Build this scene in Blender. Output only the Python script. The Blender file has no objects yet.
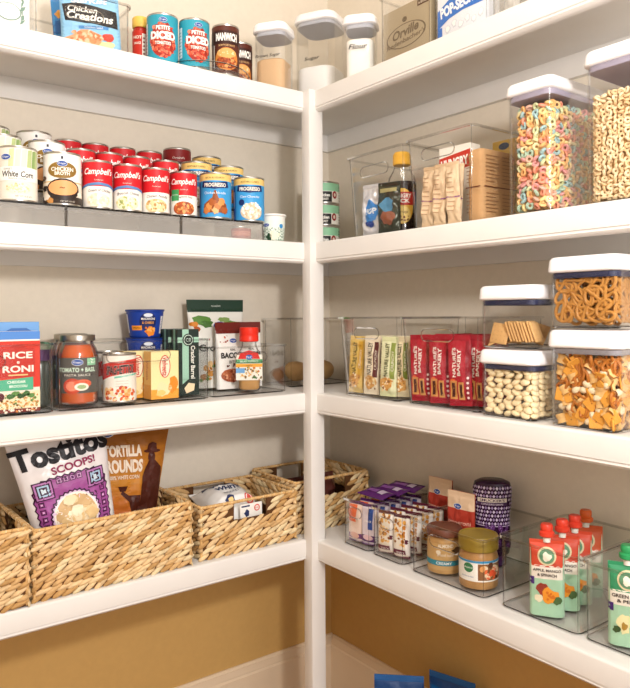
import bpy, bmesh, math, random
from mathutils import Vector, Matrix, noise
from mathutils.geometry import tessellate_polygon
PI = math.pi
rnd = random.Random(7)
SC = bpy.context.scene
COL = SC.collection

# ---------------------------------------------------------------- place, sizes (metres)
Z0 = 1.28                                   # eye height above the floor
DEPTH = 0.31                                # shelf depth
BOT = [Z0 + .5537, Z0 + .13875, Z0 - .2748, Z0 - .67715]     # underside of the nosings
NH = .0575
TOP = [b + NH for b in BOT]                 # top of the shelf boards
CAM = Vector((-1.16269, -1.56546, Z0))
FPX, YAW, ROLL, PX, PY = 706.32, .92519, -.00614, 315.23, 313.88
_F = Vector((math.cos(YAW), math.sin(YAW), 0)); _R = Vector((math.sin(YAW), -math.cos(YAW), 0)); _U = Vector((0, 0, 1))
_R2 = math.cos(ROLL) * _R + math.sin(ROLL) * _U; _U2 = -math.sin(ROLL) * _R + math.cos(ROLL) * _U

def at(x, y, ax, val):
    """the point of a shelf/wall plane seen at photo pixel x, y"""
    r = _F + (x - PX) / FPX * _R2 - (y - PY) / FPX * _U2
    i = 'xyz'.index(ax)
    return CAM + (val - CAM[i]) / r[i] * r

def UX(run, px, py, v):
    """distance along a shelf run (from the post) of photo column px, v metres behind the shelf's front edge"""
    p = at(px, py, 'y' if run == 'L' else 'x', v)
    return p.x if run == 'L' else -p.y

# ---------------------------------------------------------------- materials
MATS = {}
def lin(c):
    c /= 255
    return c / 12.92 if c <= .04045 else ((c + .055) / 1.055) ** 2.4
def hexrgb(h):
    return tuple(lin(int(h[i:i + 2], 16)) for i in (0, 2, 4)) + (1,)
def mat(h, rough=.45, metal=0, kind=None, coat=0):
    key = (h, rough, metal, kind)
    if key in MATS: return MATS[key]
    m = bpy.data.materials.new('m_%s_%s' % (h, kind or 'plain')); m.use_nodes = True
    nt = m.node_tree; b = nt.nodes['Principled BSDF']
    b.inputs['Base Color'].default_value = hexrgb(h)
    b.inputs['Roughness'].default_value = rough; b.inputs['Metallic'].default_value = metal
    b.inputs['Specular IOR Level'].default_value = .32
    if kind:
        tc = nt.nodes.new('ShaderNodeTexCoord'); nz = nt.nodes.new('ShaderNodeTexNoise')
        nt.links.new(tc.outputs['Object'], nz.inputs['Vector'])
        sc_, amt, bump = {'paint': (9, .05, .02), 'plaster': (60, .05, .12), 'straw': (60, .45, .25), 'skin': (40, .25, .2), 'baked': (220, .14, .3),
                          'sauce': (45, .25, 0), 'crumb': (500, .12, .3), 'wood': (6, .3, .05), 'film': (30, .06, .08)}[kind]
        nz.inputs['Scale'].default_value = sc_; nz.inputs['Detail'].default_value = 4
        mx = nt.nodes.new('ShaderNodeMix'); mx.data_type = 'RGBA'
        c = hexrgb(h)
        mx.inputs['A'].default_value = tuple(x * (1 - amt) for x in c[:3]) + (1,)
        mx.inputs['B'].default_value = tuple(min(1, x * (1 + amt)) for x in c[:3]) + (1,)
        nt.links.new(nz.outputs['Fac'], mx.inputs['Factor']); nt.links.new(mx.outputs['Result'], b.inputs['Base Color'])
        if bump:
            bp = nt.nodes.new('ShaderNodeBump'); bp.inputs['Strength'].default_value = bump; bp.inputs['Distance'].default_value = .002
            nt.links.new(nz.outputs['Fac'], bp.inputs['Height']); nt.links.new(bp.outputs['Normal'], b.inputs['Normal'])
    MATS[key] = m
    return m
def clear_mat(name, tint, gloss, rough=.04):
    if name in MATS: return MATS[name]
    m = bpy.data.materials.new(name); m.use_nodes = True
    nt = m.node_tree; nt.nodes.clear()
    out = nt.nodes.new('ShaderNodeOutputMaterial'); mx = nt.nodes.new('ShaderNodeMixShader')
    tr = nt.nodes.new('ShaderNodeBsdfTransparent'); gl = nt.nodes.new('ShaderNodeBsdfGlossy')
    lw = nt.nodes.new('ShaderNodeLayerWeight'); ma = nt.nodes.new('ShaderNodeMath'); ma.operation = 'MULTIPLY_ADD'
    tr.inputs['Color'].default_value = tint; gl.inputs['Roughness'].default_value = rough
    lw.inputs['Blend'].default_value = .18
    ma.inputs[1].default_value = gloss; ma.inputs[2].default_value = gloss * .02
    nt.links.new(lw.outputs['Fresnel'], ma.inputs[0]); nt.links.new(ma.outputs[0], mx.inputs[0])
    nt.links.new(tr.outputs[0], mx.inputs[1]); nt.links.new(gl.outputs[0], mx.inputs[2]); nt.links.new(mx.outputs[0], out.inputs[0])
    MATS[name] = m
    return m
CLEAR = clear_mat('clear_plastic', (.990, .990, .988, 1), .30)
EDGE = clear_mat('clear_plastic_edge', (.80, .79, .78, 1), 1.1, .08)
DARKEDGE = clear_mat('clear_plastic_base_edge', (.30, .28, .27, 1), .9, .15)
def sheen_acrylic():
    m = bpy.data.materials.new('acrylic_painted_sheen'); m.use_nodes = True; nt = m.node_tree; nt.nodes.clear()
    o = nt.nodes.new('ShaderNodeOutputMaterial'); a = nt.nodes.new('ShaderNodeMixShader'); t = nt.nodes.new('ShaderNodeBsdfTransparent'); d = nt.nodes.new('ShaderNodeBsdfPrincipled')
    d.inputs['Base Color'].default_value = (.62, .60, .57, 1); d.inputs['Roughness'].default_value = .2; a.inputs[0].default_value = .22; nt.links.new(t.outputs[0], a.inputs[1]); nt.links.new(d.outputs[0], a.inputs[2]); nt.links.new(a.outputs[0], o.inputs[0]); return m
SHEEN = sheen_acrylic()  # grey reflection on the clear step fronts mixed in as diffuse colour
GLASS = clear_mat('jar_glass', (.992, .992, .988, 1), .7)
WHITE = mat('dfdcd8', .4, 0, 'paint')
TIN = mat('c9c6c0', .3, 1)
LIDW = mat('f3f2f4', .3)

# ---------------------------------------------------------------- mesh building
def rrect(w, d, r, n=4):
    r = min(r, w / 2 - 1e-4, d / 2 - 1e-4); o = []
    for cx, cy, a0 in ((w / 2 - r, -d / 2 + r, -90), (w / 2 - r, d / 2 - r, 0), (-w / 2 + r, d / 2 - r, 90), (-w / 2 + r, -d / 2 + r, 180)):
        for k in range(n + 1):
            a = math.radians(a0 + 90 * k / n); o.append((cx + r * math.cos(a), cy + r * math.sin(a)))
    return o
class MB:
    def __init__(s): s.v = []; s.f = []; s.mi = []; s.mats = []
    def ix(s, m):
        if isinstance(m, str): m = mat(m)
        if m not in s.mats: s.mats.append(m)
        return s.mats.index(m)
    def add(s, vs, fs, m):
        b = len(s.v); i = s.ix(m); s.v += [tuple(x) for x in vs]
        for f in fs: s.f.append([b + k for k in f]); s.mi.append(i)
    def box(s, x0, x1, y0, y1, z0, z1, m, M=None):
        vs = [Vector((x, y, z)) for z in (z0, z1) for x, y in ((x0, y0), (x1, y0), (x1, y1), (x0, y1))]
        if M: vs = [M @ v for v in vs]
        s.add(vs, [(3, 2, 1, 0), (4, 5, 6, 7), (0, 1, 5, 4), (1, 2, 6, 5), (2, 3, 7, 6), (3, 0, 4, 7)], m)
    def loft(s, rings, m, c0=True, c1=True):
        n = len(rings[0]); vs = [p for r in rings for p in r]; fs = []
        for k in range(len(rings) - 1):
            for j in range(n):
                a = k * n + j; b = k * n + (j + 1) % n; fs.append((a, b, b + n, a + n))
        if c0: fs.append(tuple(range(n - 1, -1, -1)))
        if c1: fs.append(tuple(range((len(rings) - 1) * n, len(rings) * n)))
        s.add(vs, fs, m)
    def rr(s, prof, m, n=4, c0=True, c1=True, cx=0, cy=0):
        """prof: rows of (width, depth, corner radius, z)"""
        s.loft([[(cx + x, cy + y, z) for x, y in rrect(w, d, r, n)] for w, d, r, z in prof], m, c0, c1)
    def lathe(s, prof, m, seg=32, c0=True, c1=True, sx=1, sy=1, cx=0, cy=0):
        s.loft([[(cx + sx * r * math.cos(2 * PI * k / seg), cy + sy * r * math.sin(2 * PI * k / seg), z) for k in range(seg)] for r, z in prof], m, c0, c1)
    def grid(s, fn, nu, nv, m, flip=False):
        vs = [fn(i / nu, j / nv) for j in range(nv + 1) for i in range(nu + 1)]; fs = []
        for j in range(nv):
            for i in range(nu):
                a = j * (nu + 1) + i; q = (a, a + 1, a + nu + 2, a + nu + 1); fs.append(q[::-1] if flip else q)
        s.add(vs, fs, m)
    def tube(s, path, r, m, closed=False, seg=6):
        P = [Vector(p) for p in path]; n = len(P); rings = []; up = None
        for i in range(n):
            t = (P[(i + 1) % n] - P[i - 1]) if closed else (P[min(i + 1, n - 1)] - P[max(i - 1, 0)])
            t.normalize()
            if up is None: up = Vector((0, 0, 1)) if abs(t.z) < .9 else Vector((0, 1, 0))
            a = t.cross(up)
            if a.length < 1e-5: a = t.cross(Vector((1, 0, 0)))
            a.normalize(); up = a.cross(t); rr_ = r[i] if isinstance(r, (list, tuple)) else r
            rings.append([P[i] + rr_ * (math.cos(2 * PI * k / seg) * a + math.sin(2 * PI * k / seg) * up) for k in range(seg)])
        if closed: rings.append(rings[0])
        s.loft(rings, m, not closed, not closed)
    def ball(s, c, rx, ry, rz, m, M=None, nu=10, nv=6, pw=1):
        vs = []; c = Vector(c)
        for j in range(1, nv):
            for i in range(nu):
                p, q = PI * j / nv, 2 * PI * i / nu
                x, y, z = math.sin(p) * math.cos(q), math.sin(p) * math.sin(q), math.cos(p)
                v = Vector((rx * x, ry * y, rz * z)); vs.append(c + (M @ v if M else v))
        for sg in (1, -1):
            v = Vector((0, 0, rz * sg)); vs.append(c + (M @ v if M else v))
        fs = []
        for j in range(nv - 2):
            for i in range(nu):
                a = j * nu + i; b = j * nu + (i + 1) % nu; fs.append((a, a + nu, b + nu, b))
        t = (nv - 1) * nu
        for i in range(nu):
            fs.append((t, i, (i + 1) % nu)); fs.append((t + 1, (nv - 2) * nu + (i + 1) % nu, (nv - 2) * nu + i))
        s.add(vs, fs, m)
    def ring(s, c, R, r, m, M=None, nu=10, nv=5):
        rings = []; c = Vector(c)
        for i in range(nu + 1):
            a = 2 * PI * i / nu; row = []
            for j in range(nv):
                b = 2 * PI * j / nv
                v = Vector(((R + r * math.cos(b)) * math.cos(a), (R + r * math.cos(b)) * math.sin(a), r * math.sin(b))); row.append(c + (M @ v if M else v))
            rings.append(row)
        s.loft(rings, m, False, False)
    def build(s, name, parent=None, angle=38, weld=False, kind=None):
        me = bpy.data.meshes.new(name); me.from_pydata(s.v, [], s.f)
        for m in s.mats: me.materials.append(m)
        me.polygons.foreach_set('material_index', s.mi)
        if weld:
            bm = bmesh.new(); bm.from_mesh(me); bmesh.ops.remove_doubles(bm, verts=bm.verts, dist=1e-5); bm.to_mesh(me); bm.free()
        me.shade_smooth(); me.set_sharp_from_angle(angle=math.radians(angle)); me.update()
        o = bpy.data.objects.new(name, me); COL.objects.link(o)
        if parent: o.parent = parent
        if kind: o['kind'] = kind
        return o

TXT = {}
def text_tris(s, bold=0):
    k = (s, bold)
    if k in TXT: return TXT[k]
    cu = bpy.data.curves.new('t', 'FONT'); cu.body = s; cu.size = 1; cu.offset = bold; cu.resolution_u = 3
    cu.align_x = 'CENTER'
    ob = bpy.data.objects.new('t', cu); COL.objects.link(ob)
    dg = bpy.context.evaluated_depsgraph_get(); dg.update()
    me = bpy.data.meshes.new_from_object(ob.evaluated_get(dg)); me.calc_loop_triangles()
    vs = [(v.co.x, v.co.y) for v in me.vertices]; tr = [tuple(t.vertices) for t in me.loop_triangles]
    bpy.data.objects.remove(ob); bpy.data.curves.remove(cu); bpy.data.meshes.remove(me)
    x0 = min(v[0] for v in vs); x1 = max(v[0] for v in vs); y0 = min(v[1] for v in vs); y1 = max(v[1] for v in vs)
    w, h = x1 - x0, y1 - y0
    TXT[k] = ([((x - (x0 + x1) / 2) / h, (y - (y0 + y1) / 2) / h) for x, y in vs], tr, w / h)
    return TXT[k]

class Lab:
    """flat artwork in (u, v) metres printed onto a surface: fn(u, v, off) -> point"""
    def __init__(s, fn, maxlen=9, step=.00035): s.fn = fn; s.ml = maxlen; s.m = MB(); s.st = step
    def tri(s, a, b, c, col, lay):
        stack = [(a, b, c)]; vs = []; fs = []
        while stack:
            a, b, c = stack.pop()
            d = [((a[0] - b[0]) ** 2 + (a[1] - b[1]) ** 2, 0), ((b[0] - c[0]) ** 2 + (b[1] - c[1]) ** 2, 1), ((c[0] - a[0]) ** 2 + (c[1] - a[1]) ** 2, 2)]
            L, i = max(d)
            if L > s.ml ** 2:
                a, b, c = ((a, b, c), (b, c, a), (c, a, b))[i]
                m = ((a[0] + b[0]) / 2, (a[1] + b[1]) / 2); stack += [(a, m, c), (m, b, c)]
            else:
                n = len(vs); vs += [s.fn(p[0], p[1], s.st * lay) for p in (a, b, c)]; fs.append((n, n + 1, n + 2))
        s.m.add(vs, fs, col)
    def poly(s, pts, col, lay=1):
        for t in tessellate_polygon([[Vector((x, y, 0)) for x, y in pts]]):
            s.tri(*[pts[i] for i in t], col, lay)
    def rect(s, u0, v0, u1, v1, col, lay=1):
        a, b, c, d = (u0, v0), (u1, v0), (u1, v1), (u0, v1); s.tri(a, b, c, col, lay); s.tri(a, c, d, col, lay)
    def ell(s, u, v, a, b, col, lay=1, n=18, rot=0):
        cr, sr = math.cos(rot), math.sin(rot)
        p = [(u + a * math.cos(2 * PI * k / n) * cr - b * math.sin(2 * PI * k / n) * sr, v + a * math.cos(2 * PI * k / n) * sr + b * math.sin(2 * PI * k / n) * cr) for k in range(n)]
        for k in range(n): s.tri((u, v), p[k], p[(k + 1) % n], col, lay)
    def blob(s, u, v, a, b, col, lay=1, seed=0, n=14, amp=.25):
        r = random.Random(seed); p = []
        for k in range(n):
            q = 1 + r.uniform(-amp, amp); p.append((u + a * q * math.cos(2 * PI * k / n), v + b * q * math.sin(2 * PI * k / n)))
        for k in range(n): s.tri((u, v), p[k], p[(k + 1) % n], col, lay)
    def specks(s, u0, v0, u1, v1, n, size, cols, lay=2, seed=1, ell=None):
        r = random.Random(seed); i = 0
        while i < n:
            x, y = r.uniform(u0, u1), r.uniform(v0, v1)
            if ell and ((x - (u0 + u1) / 2) / ((u1 - u0) / 2)) ** 2 + ((y - (v0 + v1) / 2) / ((v1 - v0) / 2)) ** 2 > 1: continue
            q = size * r.uniform(.6, 1.3); s.ell(x, y, q, q * r.uniform(.5, 1), r.choice(cols), lay + (i % 3) * .4, 7, r.uniform(0, 3)); i += 1
    def text(s, t, u, v, h, col, lay=2, w=None, shear=0, bold=.0, rot=0, arc=0):
        vs, tr, asp = text_tris(t, bold); sx = w / asp if w else h
        cr, sr = math.cos(rot), math.sin(rot); q = []
        for x, y in vs:
            x, y = x * sx + shear * y * h, y * h
            if arc: y -= arc * (x / (asp * sx / 2)) ** 2 * h
            q.append((u + x * cr - y * sr, v + x * sr + y * cr))
        for a, b, c in tr: s.tri(q[a], q[b], q[c], col, lay)
    def oval_logo(s, u, v, a, lay=3):
        s.ell(u, v, a, a * .58, 'e8edf5', lay, 20); s.ell(u, v, a * .93, a * .51, '1f4a9c', lay + .6, 20)
        s.text('Kroger', u, v - a * .03, a * .52, 'f4f6fa', lay + 1.2, a * 1.4, .25)
    def build(s, name, parent): return s.m.build(name, parent)

def cyl(r, z=0): return lambda u, v, o: ((r + o) * math.sin(u / r), -(r + o) * math.cos(u / r), z + v)
def face(y=0, rot=0, ox=0):
    """flat panel: front (rot 0, facing -Y), left side (facing -X) or right side (facing +X)"""
    if rot == 0: return lambda u, v, o: (ox + u, y - o, v)
    if rot < 0: return lambda u, v, o: (ox - o, y - u, v)
    return lambda u, v, o: (ox + o, y + u, v)

# ---------------------------------------------------------------- objects
def thing(name, label=None, cat=None, group=None):
    o = bpy.data.objects.new(name, None); o.empty_display_size = .02; COL.objects.link(o)
    if label: tag(o, label, cat, group)
    return o
def tag(o, label, cat=None, group=None):
    o['label'] = label
    if cat: o['category'] = cat
    if group: o['group'] = group
    return o
def dup(o, label=None, group=None, parent=None):
    c = o.copy(); COL.objects.link(c)
    if parent: c.parent = parent
    if label: c['label'] = label
    if group: c['group'] = group
    for ch in list(o.children): dup(ch, parent=c)
    return c
def place(o, run, u, v, shelf, dz=0, rot=0, lean=0, roll=0, tocam=False):
    z = TOP[shelf] + dz if isinstance(shelf, int) else dz
    p = Vector((u, v, z)) if run == 'L' else Vector((v, -u, z))
    o.location = p
    base = 0 if run == 'L' else -PI / 2
    if tocam: d = CAM - p; base = math.atan2(d.x, -d.y)
    o.rotation_euler = (lean, roll, base + math.radians(rot))
    return o
def used(protos, key, make):
    if key not in protos: protos[key] = make(); return protos[key]
    return dup(protos[key])
PROTO = {}
def can_shell(root, r, h, draw, base, zb=.006):
    m = MB()
    m.lathe([(r - .004, .003), (r - .001, 0), (r, .002), (r - .0005, .005), (r - .0012, .007), (r - .0012, h - .007), (r - .0005, h - .005), (r + .0004, h - .002), (r - .0005, h), (r - .003, h - .001), (r - .0035, h - .005), (r * .5, h - .0045), (.003, h - .0045)], TIN)
    m.build('can_body', root)
    fc = cyl(r); L = Lab(lambda u, v, o: fc(u, .0045 + min(max(v, 0), h - .014) / (h - .014) * (h - .0095), o), .007)
    n = 40
    for k in range(n):
        a0, a1 = -PI * r + 2 * PI * r * k / n, -PI * r + 2 * PI * r * (k + 1) / n
        for (z0, z1, c) in base: L.m.add([L.fn(a0, z0, 0), L.fn(a1, z0, 0), L.fn(a1, z1, 0), L.fn(a0, z1, 0)], [(0, 1, 2, 3)], c)
    draw(L, r, h); L.m.build('paper_label', root, weld=True)
def make_can(name, cat, r, h, base, draw):
    t = thing(name, 'x', cat); can_shell(t, r, h, draw, base); return t
# E0

# ================================================================= the setting
def struct(m, name, kind='structure'):
    o = m.build(name); o['kind'] = kind; return o
WX, WY, CZ = -1.75, -2.9, 2.95
WALLP = mat('e2d8c8', .7, 0, 'plaster'); LOWLIGHT = mat('c8a262', .7, 0, 'plaster')  # lower one: same wall, with warmer, dimmer light put into its colour
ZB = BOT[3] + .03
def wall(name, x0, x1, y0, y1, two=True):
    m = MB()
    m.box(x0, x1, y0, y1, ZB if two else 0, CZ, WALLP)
    if two: m.box(x0, x1, y0, y1, 0, ZB, LOWLIGHT)
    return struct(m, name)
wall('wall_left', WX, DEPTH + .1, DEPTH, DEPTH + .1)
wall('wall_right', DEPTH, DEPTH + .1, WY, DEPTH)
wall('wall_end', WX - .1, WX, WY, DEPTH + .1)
m = MB(); m.box(WX - 1.2, DEPTH + .1, WY, DEPTH + .1, -.05, 0, mat('9a7048', .4, 0, 'wood')); struct(m, 'floor')
m = MB(); m.box(WX - 1.2, DEPTH + .1, WY, DEPTH + .1, CZ, CZ + .05, mat('eae6dd', .8)); struct(m, 'ceiling')
TRIM = mat('e6d2b6', .4, 0, 'paint')
BBZ = Z0 - 1.075
def prof_strip(m, prof, x0, x1, mt, along='x'):
    """prof: (offset from wall/front, z) polygon swept along an axis"""
    if along == 'x': r = [[(x, p, z) for p, z in prof] for x in (x0, x1)]
    else: r = [[(p, x, z) for p, z in prof] for x in (x0, x1)]
    m.loft(r, mt)
bb = [(0, 0), (.016, 0), (.016, BBZ - .035), (.012, BBZ - .03), (.013, BBZ - .022), (.009, BBZ - .012), (.010, BBZ - .007), (.005, BBZ), (0, BBZ)]
m = MB(); prof_strip(m, [(DEPTH - a, z) for a, z in bb], WX, DEPTH, TRIM); struct(m, 'baseboard_left')
m = MB(); prof_strip(m, [(DEPTH - a, z) for a, z in bb], WY, DEPTH - .016, TRIM, 'y'); struct(m, 'baseboard_right')

# corner post
m = MB(); m.rr([(.046, .037, .002, 0), (.046, .037, .002, TOP[0])], WHITE, 2)
post = m.build('shelf_post'); post.location = (.003, -.0085, 0)
tag(post, 'square white post rising in the inner corner between both shelf runs', 'post')
# shelves
SL = 1.28
NOSE = [(.019, 0), (.010, .0), (.004, .002), (.001, .006), (.0025, .0105), (0, .012), (0, NH - .005), (.0015, NH - .0015), (.005, NH), (.019, NH)]
LV = ['topmost', 'second highest', 'third highest', 'lowest']
for i, (b, tz) in enumerate(zip(BOT, TOP)):
    for run in 'LR':
        t = thing('wall_shelf', '%s white painted shelf on the %s' % (LV[i], 'wall behind the soup cans and baskets' if run == 'L' else 'wall behind the cereal and snack bar bins'), 'shelf', 'built-in shelves')
        m = MB(); c = MB(); n = MB()
        if run == 'L':
            m.box(-SL, DEPTH - .0005, .019, DEPTH - .0005, tz - .016, tz, WHITE)
            c.box(-SL, DEPTH - .0005, DEPTH - .016, DEPTH - .0005, b - .0126, tz - .016, WHITE)
            prof_strip(n, [(p, b + z) for p, z in NOSE], -SL, -.0195, WHITE)
        else:
            m.box(.019, DEPTH - .0005, -SL, .0185, tz - .016, tz, WHITE)
            c.box(DEPTH - .016, DEPTH - .0005, -SL, DEPTH - .017, b - .0126, tz - .016, WHITE)
            prof_strip(n, [(p, b + z) for p, z in NOSE], -SL, -.0265, WHITE, 'y')
        m.build('board', t); n.build('front_edge', t, angle=50); c.build('wall_cleat', t)

# ================================================================= camera and light
cd = bpy.data.cameras.new('camera'); cam = bpy.data.objects.new('camera', cd); COL.objects.link(cam)
cd.sensor_fit = 'HORIZONTAL'; cd.sensor_width = 36; cd.lens = FPX / 630 * 36
cd.shift_x = -(PX - 315) / 630; cd.shift_y = (PY - 344) / 630; cd.clip_start = .02
M3 = Matrix((_R2, _U2, -_F)).transposed()
cam.matrix_world = Matrix.Translation(CAM) @ M3.to_4x4()
SC.camera = cam
def area(name, loc, to, size, power, col):
    l = bpy.data.lights.new(name, 'AREA'); l.shape = 'DISK'; l.size = size; l.energy = power; l.color = col
    o = bpy.data.objects.new(name, l); COL.objects.link(o); o.location = loc
    o.rotation_euler = (Vector(to) - Vector(loc)).to_track_quat('-Z', 'Y').to_euler(); return o
area('camera_flash', (-.75, -1.75, Z0 + .42), (-.05, .1, Z0 - .2), .16, 16, (1, .95, .91))  # unseen flash beside the camera, read off the shelf and post shadows
area('ceiling_lamp', (-.85, -.95, CZ - .03), (-.7, -.8, 0), .45, 13, (1, .93, .86))
w = bpy.data.worlds.new('world'); SC.world = w; w.use_nodes = True
w.node_tree.nodes['Background'].inputs[0].default_value = (1, .97, .945, 1)
w.node_tree.nodes['Background'].inputs[1].default_value = 1.75
SC.view_settings.view_transform = 'Standard'; SC.view_settings.look = 'None'
SC.view_settings.exposure = .25; SC.view_settings.gamma = 1; SC.view_settings.use_curve_mapping = False
SC.cycles.transparent_max_bounces = 48; SC.cycles.max_bounces = 8
# E1

# ================================================================= second shelf, left run: cans on acrylic steps
def d_corn(L, r, h):
    w = r * 1.1; H = h - .014
    for k, (x, c) in enumerate([(-.35, 'c9d3a4'), (-.05, 'dfe3c3'), (.22, 'efe6c8'), (.5, 'b4c48a'), (.75, '8ea968'), (.95, 'b4c48a')]):
        L.poly([(x * w - .004, H * .62), (x * w + .006, H * .6), (x * w + .009, H * .99), (x * w - .001, H * .97)], c, 1)
    L.oval_logo(-.55 * w, H * .82, .011)
    L.rect(-1.2 * w, H * .36, 1.15 * w, H * .63, 'faf8f2', 2)
    L.text('SWEET', -.02, H * .585, .0042, '4a4a44', 3); L.text('White Corn', 0, H * .49, .0125, '24241f', 3, w=w * 1.5, shear=.12, bold=.02)
    L.text('WHOLE KERNEL', 0, H * .40, .0036, '6a675e', 3)
    L.ell(.002, H * .22, w * .62, H * .13, 'f3e9d2', 1); L.specks(-w * .55, H * .13, w * .55, H * .31, 60, .0022, ['fbf5e0', 'e9d9a8', 'efe2b8', 'd9c48e'], 2, 3, ell=1)
    L.text('NET WT 15.25 OZ', .012, H * .06, .003, '77736a', 2)
def d_broth(L, r, h):
    w = r * 1.1; H = h - .014
    L.rect(-1.9 * w, 0, 1.9 * w, H * .14, '3a2f2a', 1); L.rect(-1.9 * w, H * .14, 1.9 * w, H * .42, 'efe2cf', 1)
    L.ell(0, H * .67, w * .72, H * .17, '8c6a2b', 2); L.oval_logo(0, H * .8, .011)
    L.text('CHICKEN', 0, H * .685, .0085, 'f7f2e6', 4, w=w * 1.05, bold=.03); L.text('BROTH', 0, H * .6, .0075, 'f7f2e6', 4, w=w * .7, bold=.03)
    L.ell(.002, H * .28, w * .85, H * .22, '2f2421', 2); L.ell(.002, H * .31, w * .74, H * .155, 'e9a56c', 3); L.text('~', 0, H * .31, .004, '8a5a2c', 4, bold=.02)
    for s_, x, y, a in ((1, -.95, .3, .2), (2, -.85, .12, .22), (3, -.6, .05, .2), (4, .98, .2, .18), (5, -1.0, .5, .16)):
        L.blob(x * w, y * H, a * w, a * w * .7, ['2a211e', 'efe6d8', 'c98d4e', 'f3ecdf', '5b4636'][s_ - 1], 4, s_)
    L.rect(-.004, H * .88, .004, H * .96, 'ffffff', 2); L.rect(-.0025, H * .89, .0025, H * .95, '3a3a44', 3)
    L.text('NET WT 14.5 OZ', .012, H * .04, .003, 'd9d2c4', 2)
def d_soup(kind):
    def d(L, r, h):
        w = r * 1.2; H = h - .014
        L.poly([(-1.6 * w, H * .5), (1.6 * w, H * .5), (1.6 * w, H * .42), (.8 * w, H * .47), (0, H * .49), (-.8 * w, H * .47), (-1.6 * w, H * .42)], 'c8202a', 1)
        L.text("Campbell's", .0, H * .775, .0185, 'fbf7f2', 3, w=w * 1.7, shear=.28, bold=.02)
        if kind in (0, 1):
            L.poly([(-1.25 * w, H * .45), (-.6 * w, H * .52), (0, H * .55), (.6 * w, H * .52), (1.25 * w, H * .45), (1.25 * w, H * .4), (.6 * w, H * .46), (0, H * .49), (-.6 * w, H * .46), (-1.25 * w, H * .4)], '5c83b8', 2)
        if kind == 3: L.rect(-.85 * w, H * .33, -.3 * w, H * .6, '3f9a5c', 3); L.text('LOW FAT', -.58 * w, H * .47, .003, 'f0f6ee', 4)
        n = ['Cream of Chicken', 'Broccoli Cheese', 'Chicken Noodle', 'Vegetable Beef'][kind]
        L.text(n, .003, H * (.375 if kind != 3 else .42), .0062, '3a3532', 3, w=w * (1.3 if kind != 3 else .9), shear=.15, arc=.35)
        c = [('efe6cf', ['f6efdc', 'e6d9b8', 'fbf6e8']), ('eee7c2', ['f4efd2', 'b8bd7c', 'e0d29a', '8f9c55']), ('e6cf9c', ['f0deb2', 'd0a468', 'b98a4a', 'f6ead0']), ('a8522a', ['8a3a1e', 'd07a3c', 'c2592c', '6c7a3a', 'e0a060'])][kind]
        L.ell(0, H * .14, w * .68, H * .17, c[0], 2, 22); L.specks(-w * .62, H * .02, w * .62, H * .28, 46, .0032, c[1], 3, kind + 5, ell=1)
        L.rect(-1.35 * w, H * .02, -1.0 * w, H * .3, 'd9d4cd', 2); L.text('Condensed', 0, H * .6, .003, 'f3d9d0', 3)
    return d
def d_prog(kind):
    def d(L, r, h):
        w = r * 1.1; H = h - .014
        L.text('RICH & HEARTY' if kind == 0 else 'VEGETABLE CLASSICS', 0, H * .915, .0045, '6d5a24', 3, w=w * 1.1)
        L.poly([(-.75 * w, H * .84), (0, H * .8), (.75 * w, H * .84), (.83 * w, H * .7), (0, H * .65), (-.83 * w, H * .7)], '1c2f63', 3)
        L.text('PROGRESSO', 0, H * .745, .0095, 'f4efe0', 4, w=w * 1.25, bold=.03)
        L.rect(-1.6 * w, 0, -1.0 * w, H * .83, '1f5fb0', 1)
        L.rect(-1.25 * w, H * .3, -1.12 * w, H * .7, 'cfe0f2', 2)
        L.text('Chicken Noodle' if kind == 0 else 'Clam Chowder', 0, H * .56, .006, 'eef5fb', 3, shear=.1)
        if kind == 0:
            L.poly([(-.75 * w, H * .1), (.75 * w, H * .1), (.66 * w, H * .3), (.18 * w, H * .45), (.05 * w, H * .62), (-.05 * w, H * .62), (-.16 * w, H * .45), (-.66 * w, H * .3)], '8c4a22', 2)
            for k in range(7): L.blob((-.5 + .17 * k) * w, H * (.16 + .09 * (k % 3)), w * .2, H * .085, ['c9783a', 'd98f4c', 'a85a2a', 'e7b27a'][k % 4], 3 + .3 * k, k)
        else:
            L.ell(.1 * w, H * .2, w * .68, H * .2, 'd8c4a4', 2, 20); L.specks(-w * .45, H * .04, w * .68, H * .42, 70, .0045, ['f3e9d8', 'e9dcc4', 'c9b393', 'fbf6ec'], 3, 9, ell=1)
            L.ell(-.5 * w, H * .42, .008, .008, '1c2f63', 3)
    return d
def d_chunky(L, r, h):
    w = r * 1.1; H = h - .014
    L.text("Campbell's", 0, H * .8, .007, 'f0e2da', 3, w=w * .8, shear=.25); L.rect(-.8 * w, H * .5, .8 * w, H * .72, '3d0f10', 2)
    L.text('CHUNKY', 0, H * .61, .014, 'f4eee6', 3, w=w * 1.4, bold=.04); L.ell(0, H * .22, w * .7, H * .17, '9c5a2a', 2); L.specks(-w * .6, H * .08, w * .6, H * .36, 40, .004, ['c98046', '6c3a1c', 'd8a060'], 3, 4, ell=1)
SR, SH, BR, BH = .0338, .112, .041, .119
HH = SH - .014
soup_base = [(0, HH * .46, 'f3efe8'), (HH * .46, HH, 'cd2029')]
FL = ['cream of chicken', 'broccoli cheese', 'chicken noodle', 'vegetable beef']
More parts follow.
